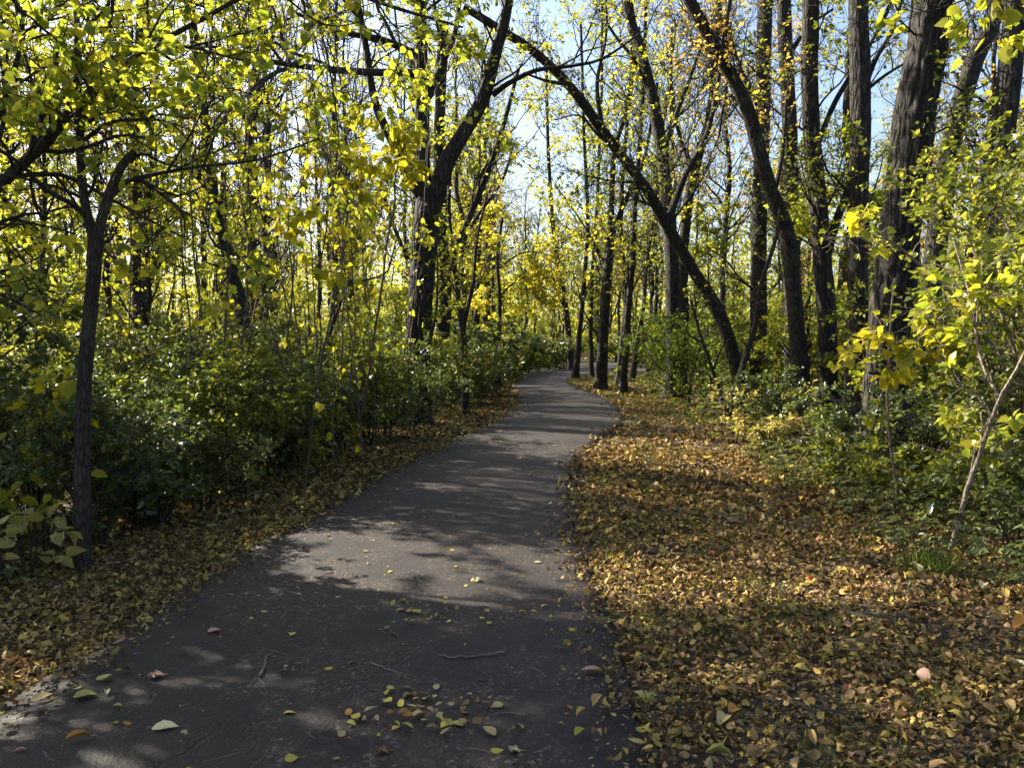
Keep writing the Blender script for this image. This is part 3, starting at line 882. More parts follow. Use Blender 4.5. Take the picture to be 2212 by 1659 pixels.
# ---- left of the path, middle distance
hero_tree('slim_tree', 'slim dark tree standing clear on the left verge of the path',
    [('trunk', [(1008, 899, 18), (1004, 830, 18), (1001, 728, 18), (993, 660, 18), (982, 560, 18), (972, 470, 18), (975, 330, 18)], .085, .04),
     ('limb', [(1000, 715, 18), (1014, 650, 18), (1024, 600, 18), (1030, 520, 18), (1052, 420, 18)], .055, .025)],
    seed=24, l1=(18, (.7, 1.8)), l2=(80, (.4, 1.1)), l3=(300, (.2, .6)), nleaf=1100, size=(.08, .11), mat=LEAF_YG, up=.05, t0=.3, flare=.25)
hero_tree('slim_tree', 'small tree with layered yellow-green leaves reaching over the path from the left',
    [('trunk', [(1076, 836, 30.5), (1078, 760, 30.5), (1080, 643, 30.5), (1075, 560, 30.5), (1085, 470, 30.5)], .10, .05),
     ('limb', [(1080, 640, 30.5), (1105, 615, 30.2), (1140, 600, 30), (1190, 605, 29.8)], .04, .012),
     ('limb', [(1078, 580, 30.5), (1120, 550, 30.2), (1160, 545, 30), (1210, 560, 29.8)], .04, .012),
     ('limb', [(1077, 560, 30.5), (1030, 535, 30.2), (990, 540, 30)], .04, .012)],
    seed=25, l1=(40, (.7, 1.6)), l2=(120, (.4, 1)), l3=(420, (.2, .6)), nleaf=3800, size=(.12, .17), mat=LEAF_YEL, tmpl=T_RHOMB, up=-.02, t0=.3, droop=.1, ang=(50, 85))
hero_tree('straight_tree', 'thick dark trunk standing in shade behind the shaggy vine-wrapped trunk',
    [('trunk', [(950, 840, 22), (955, 766, 22), (962, 643, 22), (957, 507, 22), (952, 300, 22), (960, 50, 22)], .22, .14),
     ('limb', [(960, 600, 22), (1010, 480, 22), (1050, 380, 22), (1085, 280, 22), (1120, 150, 22)], .10, .05),
     ('limb', [(985, 545, 22), (1030, 470, 22.2), (1085, 390, 22.4), (1110, 310, 22.6)], .06, .03)],
    seed=26, l1=(30, (1, 2.6)), l2=(120, (.6, 1.5)), l3=(460, (.3, .9)), nleaf=1900, size=(.10, .15), mat=LEAF_YG, tmpl=T_RHOMB, up=.15, t0=.25)
hero_tree('leaning_tree', 'dark trunk leaning left among hanging vines in the left thicket',
    [('trunk', [(540, 820, 13.5), (524, 690, 13.5), (500, 590, 13.5), (478, 500, 13.5), (455, 400, 13.5), (430, 200, 13.4), (400, -50, 13.3)], .12, .07),
     ('limb', [(470, 460, 13.5), (440, 400, 13.4), (380, 340, 13.3)], .05, .02)],
    seed=27, l1=(26, (.8, 2)), l2=(110, (.5, 1.2)), l3=(420, (.2, .6)), nleaf=1500, size=(.07, .10), mat=LEAF_YEL, up=.1, t0=.3)
hero_tree('straight_tree', 'dark upright trunk deep in the thicket right of the nearest left trunk',
    [('trunk', [(300, 860, 14.5), (298, 710, 14.5), (294, 560, 14.5), (288, 420, 14.5), (296, 200, 14.5), (310, -80, 14.5)], .115, .07)],
    seed=28, l1=(26, (.8, 2)), l2=(110, (.5, 1.2)), l3=(420, (.2, .6)), nleaf=1500, size=(.07, .10), mat=LEAF_YEL, up=.1, t0=.3)
hero_tree('crooked_tree', 'crooked thin stem rising from the thicket left of the shaggy trunk',
    [('trunk', [(694, 925, 11.8), (692, 850, 11.8), (703, 760, 11.8), (722, 690, 11.8), (742, 620, 11.8), (738, 540, 11.8), (750, 470, 11.8), (758, 330, 11.8)], .032, .014),
     ('limb', [(742, 620, 11.8), (790, 605, 11.7), (835, 590, 11.6), (850, 540, 11.6), (870, 470, 11.5)], .016, .007)],
    bark=BARK_THIN, seed=29, l1=(14, (.5, 1.2)), l2=(50, (.3, .8)), l3=(160, (.2, .4)), nleaf=900, size=(.07, .10), mat=LEAF_YEL, up=.1, t0=.35, cat='sapling', singles=60)

# ------------------------------------------------------------------ shrubs
def shrub(name, label, cat, loc, seed, height=1.9, width=1.3, nstem=9, nleaf=3500, size=(.04, .06), mat=LEAF_GRN, tmpl=T_MID, key='mid', singles=0,
          bark=BARK_THIN, arch=.5, group=None, droop=.1, r=.014, l2=90, l3=420, leaf_t0=.15):
    """stems fan out of one foot and arch over; shorter shoots and leaves along them"""
    rng = np.random.default_rng(seed + 5000)
    base = np.array([loc[0], loc[1], float(ground_z(loc[0], loc[1]))])
    root = thing(name, label, cat, base, group)
    K = 10
    az = (np.arange(nstem) + rng.uniform(-.3, .3, nstem)) / nstem * 2 * math.pi
    P = np.empty((nstem, K, 3))
    u = np.linspace(0, 1, K)
    for k in range(nstem):
        h = height * rng.uniform(.6, 1.05)
        w = width * rng.uniform(.25, 1.0)
        rad = w * (u ** 1.3)
        z = h * (1.0 - (1 - u) ** (1.5 + arch)) - arch * .35 * h * u ** 4
        P[k, :, 0] = base[0] + np.cos(az[k]) * (rad + .06) + rng.normal(0, .025, K).cumsum() * .6
        P[k, :, 1] = base[1] + np.sin(az[k]) * (rad + .06) + rng.normal(0, .025, K).cumsum() * .6
        P[k, :, 2] = base[2] - .04 + z
    R = np.linspace(1, .3, K)[None] * (r * rng.uniform(.6, 1.2, nstem))[:, None]
    owners = []
    for k in range(nstem):
        V, F = tubes(P[k:k + 1], R[k:k + 1], 6)
        so = obj('stem', make_mesh('stem', [(V - base, F, 0)], [bark]), root)
        owners.append((so, P[k]))
    B2, R2 = grow(rng, P, R, l2, .04, 1, (25, 75), (height * .22, height * .5), 7, .12, .16, .6, .012, .35, grav=.15)
    B3, R3 = grow(rng, B2, R2, l3, .1, 1, (25, 65), (height * .08, height * .22), 5, .05, .16, .7, .010, .4, grav=.1)
    for B in (B2, B3):
        B[..., 2] = np.maximum(B[..., 2], base[2] + .03)
    g = []
    for (A, Q), ns in (((B2, R2), 4), ((B3, R3), 3)):
        V, F = tubes(A, np.maximum(Q, .0016), ns)
        g.append((V - base, F, 0))
    obj('twigs', make_mesh('twigs', g, [bark]), root, kind='stuff')
    lv = leaves_on(rng, B3, R3, nleaf, size, droop=droop, t0=leaf_t0)
    lv.p[:, 2] = np.maximum(lv.p[:, 2], base[2] + .03)
    add_leaves(root, base, lv, tmpl, mat, rng, singles, key, owners=owners)
    return root

def scatter(rng, n, xr, yr, ok, mind):
    """n spots at least mind apart"""
    out = []
    tries = 0
    while len(out) < n and tries < 6000:
        tries += 1
        x, y = rng.uniform(*xr), rng.uniform(*yr)
        if not ok(x, y):
            continue
        if all((x - a) ** 2 + (y - b) ** 2 > mind ** 2 for a, b in out):
            out.append((x, y))
    return out

# honeysuckle thicket on the left: four bushes grown, then copied
G_L = 'glossy green bushes of the left thicket'
LBL_L = 'glossy small-leaved green bush in the dense thicket left of the path'
rngs = np.random.default_rng(77)
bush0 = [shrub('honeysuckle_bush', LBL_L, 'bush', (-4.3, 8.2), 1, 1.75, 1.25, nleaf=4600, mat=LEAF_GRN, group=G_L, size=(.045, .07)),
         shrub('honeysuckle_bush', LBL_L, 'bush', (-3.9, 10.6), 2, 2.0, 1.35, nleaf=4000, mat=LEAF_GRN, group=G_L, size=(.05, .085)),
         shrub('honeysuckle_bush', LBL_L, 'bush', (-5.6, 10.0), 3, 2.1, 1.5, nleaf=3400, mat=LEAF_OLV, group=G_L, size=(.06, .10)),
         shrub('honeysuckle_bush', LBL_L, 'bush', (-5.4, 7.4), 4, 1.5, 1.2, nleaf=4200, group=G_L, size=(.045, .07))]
spots = [(-4.6, 6.6), (-3.55, 7.4), (-6.6, 8.6), (-3.4, 9.3), (-4.8, 9.2), (-7.2, 6.9), (-6.3, 5.8)]
front = [(float(shrub_L(y)) - w + .22, y, sc_ * 1.12) for y, w, sc_ in ((6.3, .35, .55), (7.0, .5, .6), (7.8, .35, .6), (8.6, .55, .7), (9.4, .4, .65), (10.2, .6, .75), (11.1, .45, .7), (12.0, .6, .8), (12.9, .5, .7),
        (13.9, .55, .8), (15.0, .5, .75), (17.4, .7, .8), (19.0, .7, .75), (20.6, .7, .8))]
spots += [(-5.3, 6.3), (-4.4, 7.3)]
spots += scatter(rngs, 62, (-17, 0), (6, 34), lambda x, y: shrub_L(y) - .75 > x > -y * .72 - 2.2 and all((x - a) ** 2 + (y - b) ** 2 > 1.2 for a, b in spots) and
                 (x + 1.93) ** 2 + (y - 16.2) ** 2 > .8, 1.15)
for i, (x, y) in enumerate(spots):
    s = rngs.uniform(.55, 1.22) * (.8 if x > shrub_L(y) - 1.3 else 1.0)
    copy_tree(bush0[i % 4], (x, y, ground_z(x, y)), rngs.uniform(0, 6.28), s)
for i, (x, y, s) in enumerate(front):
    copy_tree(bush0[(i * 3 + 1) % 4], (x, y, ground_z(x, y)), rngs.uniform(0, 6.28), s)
place_labels([o for o in C.objects if o.get('group') == G_L], 'glossy green bush')

# bushes leafy to the ground along the far left edge of the path
G_F = 'dense dark bushes along the far left edge of the path'
farb = [shrub('path_side_bush', 'dense bush', 'bush', (path_L(30) - 1.5, 30.0), 15, 1.9, 1.5, nleaf=4200, group=G_F, size=(.10, .15), tmpl=T_RHOMB, l2=120, l3=460),
        shrub('path_side_bush', 'dense bush', 'bush', (path_L(36) - 1.2, 36.0), 16, 1.7, 1.5, nleaf=4200, mat=LEAF_OLV, group=G_F, size=(.10, .15), tmpl=T_RHOMB, l2=120, l3=460)]
fs = [(path_L(y) - w, y) for y, w in ((22.5, 1.7), (25, 1.6), (27.6, 1.6), (32.5, 2.2), (34, 1.3), (38.2, 1.3), (40.5, 1.3), (43, 1.4), (45.5, 1.4), (48.5, 1.5), (52, 1.6), (56, 1.7), (60, 4.0),
                                        (39, 3.4), (43, 3.6), (48, 3.8), (54, 4), (60, 6.0), (67, 8), (36, 3.4), (31, 3.6), (72, 9))]
fs += [(2.5, 75), (4.2, 76), (5.8, 76.5), (8.4, 76), (10.2, 75.5), (12.2, 76.5), (15, 77), (18, 76), (22, 78), (0, 74), (-3, 73), (9, 59), (10.5, 55), (8.6, 51), (12.5, 60), (9.5, 46), (14, 56), (17, 62)]
for i, (x, y) in enumerate(fs):
    copy_tree(farb[i % 2], (x, y, ground_z(x, y)), rngs.uniform(0, 6.28), rngs.uniform(.85, 1.25))
place_labels([o for o in C.objects if o.get('group') == G_F], 'dense leafy bush')

# right thicket
G_R = 'green bushes of the right thicket'
LBL_R = 'leafy green bush in the undergrowth right of the path'
bush1 = [shrub('thicket_bush', LBL_R, 'bush', (6.7, 9.8), 11, 1.5, 1.1, nleaf=3600, mat=LEAF_OLV, group=G_R, size=(.05, .075)),
         shrub('thicket_bush', LBL_R, 'bush', (4.45, 13.3), 12, 1.2, 1.0, nleaf=3400, mat=LEAF_GRN, group=G_R, size=(.05, .075)),
         shrub('thicket_bush', LBL_R, 'bush', (7.7, 11.4), 13, 1.9, 1.3, nleaf=4000, mat=LEAF_OLV, group=G_R, size=(.05, .075))]
spots_r = scatter(rngs, 46, (3.6, 26), (7.5, 40), lambda x, y: shrub_R(y) + .9 < x < y * .72 + 2.0 and not (y < 13.2 and .36 < x / y < .56)
                  and not (y < 12.5 and x < shrub_R(y) + 1.6), 1.25)
for i, (x, y) in enumerate(spots_r):
    copy_tree(bush1[i % 3], (x, y, ground_z(x, y)), rngs.uniform(0, 6.28), rngs.uniform(1.0, 1.55) if y > 13 else rngs.uniform(.7, 1.2))
place_labels([o for o in C.objects if o.get('group') == G_R], 'leafy green bush')
shrub('bright_bush', 'bright fresh-green bush at the foot of the arching trunk', 'bush', (4.7, 21.5), 21, 2.7, 2.0, nleaf=3600, mat=leaf_material('leaf_fresh_green',
      [(0, (.05, .10, .02)), (.55, (.13, .21, .03)), (1, (.42, .42, .05))]), size=(.07, .1))
shrub('pale_bush', 'pale cream-yellow low bush beside the V-shaped sapling', 'bush', (4.55, 14.8), 22, .9, 1.1, nleaf=1300, mat=LEAF_PALE, size=(.05, .08), tmpl=T_HEART, key='heart', l3=260)
shrub('pale_bush', 'pale yellow low weeds at the right verge before the V-shaped sapling', 'bush', (3.95, 12.3), 23, .62, .7, nleaf=1100, mat=LEAF_PALE, size=(.05, .08), l2=50, l3=200)
shrub('yellow_bush', 'low yellow-leaved bush at the verge under the shaggy vine-wrapped trunk', 'bush', (-2.5, 13.6), 24, .95, .85, nleaf=2200, mat=LEAF_YG, size=(.06, .09))
shrub('yellow_bush', 'small yellow-leaved bush left of the path between thicket and verge', 'bush', (-2.95, 10.6), 25, .75, .75, nleaf=1500, mat=LEAF_YEL, size=(.06, .09))
shrub('drooping_bush', 'tan-leaved low shrub hanging over the left verge in shade', 'bush', (-2.95, 8.5), 26, .6, .6, nleaf=190, mat=LEAF_PALE, size=(.07, .10), tmpl=T_HEART, key='heart', singles=120, l2=30, l3=90)
shrub('lit_bush', 'small sunlit green bush at the left verge before the dark thicket', 'bush', (-3.15, 7.1), 27, .62, .6, nleaf=800, mat=LEAF_GRN, size=(.05, .08), singles=150, l2=50, l3=160)

for k, (x, y, h, lab) in enumerate(((-4.1, 11.4, 2.3, 'tangle of bare brown stems beside the crooked thin stem'), (-5.3, 12.0, 2.5, 'tangle of bare stems under the trunk leaning among the vines'),
                                   (-6.3, 11.2, 2.4, 'bare twiggy brush left of the trunk leaning among the vines'), (-3.2, 13.0, 2.6, 'bare twiggy brush left of the shaggy vine-wrapped trunk'),
                                   (-7.8, 12.2, 2.6, 'bare twiggy brush behind the nearest left trunk'), (-2.9, 11.5, 1.1, 'low tangle of brown twigs at the verge near the dead branches'))):
    shrub('bare_brush', lab, 'brush', (x, y), 60 + k, h, 1.1, nstem=12, nleaf=130, mat=LEAF_YEL, size=(.06, .09), tmpl=T_HEART, key='heart', l2=90, l3=260, r=.012, arch=.3, bark=TWIG)

# large-leaved plants round the nearest left trunk
shrub('broad_leaved_plant', 'broad pale yellow-green leaves at the foot of the nearest left trunk', 'plant', (-3.28, 5.35), 31, .55, .42, nstem=6, nleaf=54, mat=LEAF_PALE,
      size=(.08, .13), tmpl=T_HEART, key='heart', singles=60, droop=.6, l2=14, l3=26, r=.008)
shrub('broad_leaved_plant', 'low leafy weeds at the left border of the view', 'plant', (-3.75, 5.15), 32, .45, .45, nstem=7, nleaf=260, mat=LEAF_GRN,
      size=(.06, .10), singles=120, droop=.3, l2=24, l3=60, r=.007)
shrub('yellow_sapling', 'yellow drooping compound leaves lit beside the nearest left trunk', 'plant', (-3.55, 6.0), 33, 1.45, .5, nstem=4, nleaf=240, mat=LEAF_BRIGHT,
      size=(.09, .14), singles=180, droop=1.1, l2=20, l3=44, r=.010, tmpl=T_MID)

# large-leaved shrubs at the right edge
shrub('spicebush', 'tall yellow and green leaved shrub filling the right edge of the view', 'bush', (4.75, 6.9), 41, 3.1, 1.2, nstem=11, nleaf=4200, mat=LEAF_OLV, size=(.05, .08),
      tmpl=T_HEART, key='heart', singles=290, l2=130, l3=480, r=.02, arch=.25, bark=BARK_PALE)
shrub('spicebush', 'mixed green shrub in front of the knotted trunk at the right', 'bush', (5.6, 8.6), 42, 3.7, 1.6, nstem=11, nleaf=7000, mat=LEAF_OLV, size=(.05, .08),
      tmpl=T_HEART, key='heart', singles=200, l2=150, l3=600, r=.02, arch=.2)
shrub('spicebush', 'leafy green shrub crossing in front of the thick furrowed trunk', 'bush', (5.35, 8.3), 43, 2.7, 1.0, nstem=9, nleaf=2400, mat=LEAF_OLV, size=(.05, .08),
      tmpl=T_HEART, key='heart', singles=200, l2=100, l3=380, r=.016, arch=.25)
shrub('spicebush', 'dark green waist-high bush behind the pale leaning stem', 'bush', (4.5, 6.5), 47, 1.5, .95, nstem=9, nleaf=2600, mat=LEAF_GRN, size=(.05, .08), singles=120, l2=80, l3=300)
shrub('spicebush', 'green bush between the lemon-leaved sapling and the thick furrowed trunk', 'bush', (5.0, 9.8), 48, 1.2, .9, nstem=9, nleaf=2600, mat=LEAF_GRN, size=(.05, .08), l2=80, l3=300)
shrub('weedy_bush', 'low tangle of green leaves below the tall shrub at the right edge', 'bush', (3.85, 6.0), 44, .75, .75, nstem=10, nleaf=1300, mat=LEAF_GRN, size=(.05, .085),
      singles=250, l2=60, l3=220, r=.008)
shrub('weedy_bush', 'low green weeds in front of the thick furrowed trunk', 'bush', (4.1, 8.0), 45, .55, .8, nstem=10, nleaf=1500, mat=LEAF_OLV, size=(.05, .085), singles=150, l2=60, l3=240, r=.008)
shrub('weedy_bush', 'loose olive weeds at the litter edge left of the lemon-leaved sapling', 'bush', (3.85, 9.3), 49, .6, .7, nstem=9, nleaf=900, mat=LEAF_OLV, size=(.045, .08), l2=50, l3=180, r=.007)
shrub('weedy_bush', 'grassy green weeds between the verge and the V-shaped sapling', 'bush', (4.3, 10.4), 46, .8, .85, nstem=10, nleaf=1500, mat=LEAF_GRN, size=(.05, .085), l2=60, l3=240, r=.008)

hero_tree('yellow_sapling', 'thin sapling with glowing lemon-yellow leaves before the thick furrowed trunk',
    [('trunk', [(1945, 1105, 7.7), (1936, 1040, 7.7), (1926, 960, 7.7), (1922, 880, 7.7), (1925, 800, 7.7), (1930, 700, 7.7), (1938, 600, 7.7)], .016, .008),
     ('limb', [(1926, 800, 7.7), (1880, 770, 7.5), (1830, 750, 7.3)], .006, .003),
     ('limb', [(1930, 720, 7.7), (2000, 690, 7.5), (2070, 680, 7.3)], .006, .003),
     ('limb', [(1926, 780, 7.7), (1985, 765, 7.4), (2050, 760, 7.2)], .006, .003),
     ('limb', [(1936, 620, 7.7), (1900, 560, 7.6), (1860, 500, 7.5)], .006, .003)],
    bark=BARK_PALE, seed=51, l1=(16, (.2, .5)), l2=(30, (.15, .35)), l3=(70, (.08, .2)), nleaf=300, size=(.075, .12), mat=LEAF_BRIGHT, tmpl=T_HEART, key='heart', singles=280, up=0,
    t0=.4, droop=.5, cat='sapling', flare=.2, step=.05, nseg=8)
hero_tree('leaning_sapling', 'pale bare stem leaning right at the right edge of the leafy verge',
    [('trunk', [(2045, 1205, 6.1), (2070, 1140, 6.1), (2100, 1050, 6.1), (2135, 960, 6.05), (2160, 880, 6.0), (2205, 790, 5.9), (2270, 660, 5.8)], .021, .012),
     ('limb', [(2165, 870, 6.0), (2120, 780, 6.2), (2095, 640, 6.4), (2060, 520, 6.6)], .014, .006)],
    bark=BARK_PALE, seed=52, l1=(12, (.3, .7)), l2=(30, (.2, .4)), l3=(80, (.1, .25)), nleaf=320, size=(.065, .10), mat=LEAF_YG, tmpl=T_HEART, key='heart', singles=250, up=.05,
    t0=.35, droop=.4, cat='sapling', flare=.15, step=.05, nseg=10)
hero_tree('corner_branch_tree', 'leafy branch of a tree beyond the upper right corner',
    [('trunk', [(2560, 1300, 5.0), (2520, 700, 5.0), (2420, 200, 5.0), (2330, -60, 5.0)], .05, .025),
     ('limb', [(2380, 60, 5.0), (2260, 0, 4.9), (2150, -20, 4.8), (2060, 10, 4.8)], .014, .004)],
    bark=BARK_THIN, seed=53, l1=(14, (.25, .6)), l2=(30, (.15, .4)), l3=(70, (.08, .2)), nleaf=200, size=(.07, .10), mat=LEAF_YG, tmpl=T_HEART, key='heart', singles=120, up=0,
    t0=.3, droop=.5, only=[1])
hero_tree('broken_sapling', 'broken bare pole leaning left across the shrubs before the thick trunk',
    [('trunk', [(2200, 1060, 8.2), (2140, 800, 8.2), (2060, 640, 8.2), (1985, 570, 8.2), (1930, 525, 8.2), (1880, 512, 8.2), (1770, 515, 8.2)], .022, .007)],
    bark=BARK_PALE, seed=54, l1=(8, (.2, .5)), l2=(14, (.1, .3)), l3=(20, (.08, .2)), nleaf=24, size=(.06, .08), mat=LEAF_YG, tmpl=T_HEART, key='heart', singles=24, up=0, t0=.4, cat='sapling', flare=.1)

# ------------------------------------------------------------------ hanging vines
rv = np.random.default_rng(99)
vine_px = [(566, 8.6), (590, 9.5), (612, 10.4), (634, 8.9), (655, 9.8), (676, 11), (702, 9.2), (720, 10.2), (744, 8.4), (762, 9.4), (788, 10.6), (806, 9.0), (828, 11.5), (846, 12.5),
           (512, 9.6), (536, 10.8), (470, 9.2), (440, 10.2), (395, 9.9), (352, 10.6), (250, 9.7), (860, 13.2), (690, 12.5), (640, 12.2), (585, 12.4)]
for k, (px, d) in enumerate(vine_px):
    top = PT(px + rv.normal(0, 14), rv.uniform(-40, 120), d)
    x, y = top[0], top[1]
    zb = rv.uniform(.1, 1.5)
    n = 26
    z = np.linspace(top[2], zb, n)
    sw = rv.uniform(.1, .35)
    ph = rv.uniform(0, 6.28)
    P = np.stack([x + sw * np.sin(np.linspace(0, rv.uniform(1.5, 4), n) + ph) + rv.normal(0, .018, n).cumsum() * .7,
                  y + sw * .7 * np.cos(np.linspace(0, rv.uniform(1.5, 4), n) + ph) + rv.normal(0, .018, n).cumsum() * .7, z], 1)
    base = P[-1].copy()
    root = thing('hanging_vine', 'thin brown vine hanging straight down through the left thicket', 'vine', base, 'vines hanging left of the shaggy trunk')
    r = rv.uniform(.006, .014)
    V, F = tubes(P[None] , np.linspace(.7, 1, n)[None] * r, 5)
    obj('stem', make_mesh('stem', [(V - base, F, 0)], [TWIG]), root)
    B, R = grow(rv, P[None], np.full((1, n), r), 16, .1, .95, (20, 80), (.2, .7), 7, -.2, .25, .6, .006, .5, grav=.5)
    V, F = tubes(B, np.maximum(R, .002), 3)
    obj('tendrils', make_mesh('tendrils', [(V - base, F, 0)], [TWIG]), root, kind='stuff')
    lv = leaves_on(rv, B, R, int(rv.uniform(14, 46)), (.06, .11), droop=.7)
    add_leaves(root, base, lv, T_HEART, LEAF_BRIGHT if k % 3 else LEAF_YG, rv, 12, 'heart')

place_labels([o for o in C.objects if o.get('group') == 'vines hanging left of the shaggy trunk'], 'thin hanging vine')

# lemon leaves of a climbing vine hanging from the overhanging branch
hero_tree('grape_vine', 'climbing vine with large glowing lemon-yellow leaves left of the shaggy trunk',
    [('trunk', [(655, 1010, 8.6), (690, 800, 8.6), (735, 560, 8.5), (742, 380, 8.4), (730, 200, 8.2), (700, -40, 8)], .013, .008),
     ('limb', [(742, 380, 8.4), (775, 330, 8.3), (812, 320, 8.2), (840, 400, 8.1)], .006, .003),
     ('limb', [(735, 250, 8.2), (700, 330, 8.1), (690, 430, 8.1)], .006, .003),
     ('limb', [(730, 200, 8.2), (790, 200, 8.0), (850, 240, 7.9), (880, 340, 7.9)], .006, .003),
     ('limb', [(740, 470, 8.45), (715, 560, 8.3), (725, 680, 8.2)], .005, .002)],
    bark=TWIG, seed=61, l1=(22, (.25, .6)), l2=(50, (.15, .35)), l3=(110, (.08, .2)), nleaf=460, size=(.08, .125), mat=LEAF_BRIGHT, tmpl=T_HEART, key='heart', singles=290, up=-.1,
    t0=.3, droop=.7, cat='vine', flare=0, step=.06, nseg=7, only=[1, 2, 3, 4])

# creeper strands wrapped round the shaggy trunk
def creeper():
    rng = np.random.default_rng(17)
    c0, c1 = PT(900, 925, 16.2), PT(928, 430, 16.2)
    c0[2] = 0
    base = c0.copy()
    root = thing('climbing_creeper', 'leafy creeper strands clinging to the shaggy forked trunk', 'vine', base)
    allP = []
    for k in range(11):
        n = 40
        u = np.linspace(0, rng.uniform(.55, 1.15), n)
        a = rng.uniform(0, 6.28) + u * rng.uniform(-2.5, 2.5) + .5 * np.sin(u * 9 + k)
        c = c0[None] + (c1 - c0)[None] * u[:, None]
        R = .285 + .03 * np.sin(u * 13 + k)
        P = c + np.stack([np.cos(a) * R, np.sin(a) * R, 0 * a], 1)
        P[0, 2] = -.03
        V, F = tubes(P[None], np.linspace(1, .5, n)[None] * rng.uniform(.012, .03), 6)
        obj('strand', make_mesh('strand', [(V - base, F, 0)], [BARK_THIN]), root)
        allP.append(P)
    A = np.array(allP)
    B, Q = grow(rng, A, np.full(A.shape[:2], .015), 120, .1, 1, (50, 90), (.25, .7), 6, -.05, .25, .5, .008, .5, grav=.3)
    V, F = tubes(B, np.maximum(Q, .003), 3)
    obj('tendrils', make_mesh('tendrils', [(V - base, F, 0)], [BARK_THIN]), root, kind='stuff')
    add_leaves(root, base, leaves_on(rng, B, Q, 620, (.07, .12), droop=.5), T_HEART, LEAF_YG, rng, 0, 'heart')
creeper()

# ------------------------------------------------------------------ background trees and understorey: grown once, then copied
def bg_tree(name, label, seed, H, r, mat, nleaf, size, crown0=.3, spread=(1.4, 3.4), group=None, lean=.5, l2=150, l3=700, up=.25, loc=(0, 60), bark=BARK):
    rng = np.random.default_rng(seed + 9000)
    base = np.array([loc[0], loc[1], float(ground_z(loc[0], loc[1]))])
    root = thing(name, label, 'tree', base, group)
    n = int(H / .4)
    z = np.linspace(-.06, H, n)
    S = np.stack([base[0] + rng.normal(0, lean * .09, n).cumsum() + lean * .1 * z * rng.uniform(-1, 1), base[1] + rng.normal(0, lean * .09, n).cumsum(), base[2] + z], 1)
    S[0, :2] = base[:2]
    rr = r * np.linspace(1, .25, n)
    V, F = trunk_mesh(S, rr, 10, .3, seedv=seed)
    obj('trunk', make_mesh('trunk', [(V - base, F, 0)], [bark]), root)
    K = 20
    ii = np.linspace(0, n - 1, K).round().astype(int)
    B1, R1 = grow(rng, S[ii][None], rr[ii][None], 26, crown0, 1, (30, 65), spread, 9, up, .15, .6, .016, .3)
    B2, R2 = grow(rng, B1, R1, l2, .15, 1, (30, 65), (spread[0] * .5, spread[1] * .5), 7, up * .6, .2, .65, .012, .35)
    B3, R3 = grow(rng, B2, R2, l3, .1, 1, (30, 65), (spread[0] * .25, spread[1] * .3), 5, up * .3, .2, .7, .009, .4)
    g = []
    for (A, Q), ns in (((B1, R1), 5), ((B2, R2), 4), ((B3, R3), 3)):
        V, F = tubes(A, np.maximum(Q, .0055), ns)
        g.append((V - base, F, 0))
    obj('branches', make_mesh('branches', g, [bark]), root, kind='stuff')
    lv = leaves_on(rng, B3, R3, nleaf, size)
    add_leaves(root, base, lv, T_RHOMB, mat, rng)
    return root

rb = np.random.default_rng(123)
G_B = 'tall autumn trees standing back in the woods'
L_B = 'tall autumn tree with thin trunk standing back in the woods'
tall = [bg_tree('woodland_tree', L_B, 1, 15, .17, LEAF_YEL, 3600, (.09, .14), .25, group=G_B, loc=(-7.5, 24)),
        bg_tree('woodland_tree', L_B, 2, 17, .2, LEAF_OLV, 3400, (.09, .14), .3, group=G_B, loc=(-3.6, 34)),
        bg_tree('woodland_tree', L_B, 3, 14, .15, LEAF_ORG, 2200, (.085, .13), .35, group=G_B, loc=(7.5, 30)),
        bg_tree('woodland_tree', L_B, 4, 16, .2, LEAF_YG, 3000, (.09, .14), .3, group=G_B, loc=(10, 24)),
        bg_tree('woodland_tree', L_B, 5, 18, .2, LEAF_YEL, 1700, (.085, .13), .4, group=G_B, loc=(-1.5, 46)),
        bg_tree('woodland_tree', L_B, 6, 14, .16, LEAF_YEL, 650, (.09, .14), .35, group=G_B, loc=(-9.5, 29)),
        bg_tree('woodland_tree', L_B, 7, 12, .13, LEAF_OLV, 800, (.09, .14), .3, group=G_B, loc=(-12.5, 25))]
def clear(x, y):
    return (x < path_L(min(y, 66)) - 1.6 or x > path_R(min(y, 66)) + 1.8 or y > 72)
tspots = scatter(rb, 74, (-48, 44), (21, 84), lambda x, y: clear(x, y) and not (x < -4 and y < 34 and (x * 7 + y * 3) % 2 < 1.1) and abs(x) < y * .72 + 5 and
                 all((x - t.location[0]) ** 2 + (y - t.location[1]) ** 2 > 4 for t in tall), 3.0)
tspots += [(-2.6, 39), (-1.2, 50), (8.2, 45), (2.2, 78), (5, 83), (-1.5, 79), (8.5, 81), (1.0, 63), (11, 73), (-4.5, 66)]
tspots += scatter(rb, 3, (-24, -9), (4, 16), lambda x, y: x < -y * .75 - 2.0, 3.2)     # the wood goes on beyond the left border
tspots += scatter(rb, 7, (-15, -5), (15, 38), lambda x, y: x < shrub_L(y) - 2.5 and x > -y * .72 - 2 and all((x - a) ** 2 + (y - b) ** 2 > 4 for a, b in tspots), 2.2)  # sparse trunks added to throw shadow stripes across the path
NT0 = len(tspots) - 7
for i, (x, y) in enumerate(tspots):
    k = int(rb.integers(0, 5))
    if x > 6 and rb.random() < .6:
        k = int(rb.choice([2, 4, 1]))
    if i >= NT0 or (-16 < x < -3 and 15 < y < 42):
        k = int(rb.choice([5, 6]))
    if -.06 < x / y < .22 and y > 26 and rb.random() < .75:
        k = int(rb.choice([2, 5, 6]))
    copy_tree(tall[k], (x, y, ground_z(x, y)), rb.uniform(0, 6.28), rb.uniform(.8, 1.15))
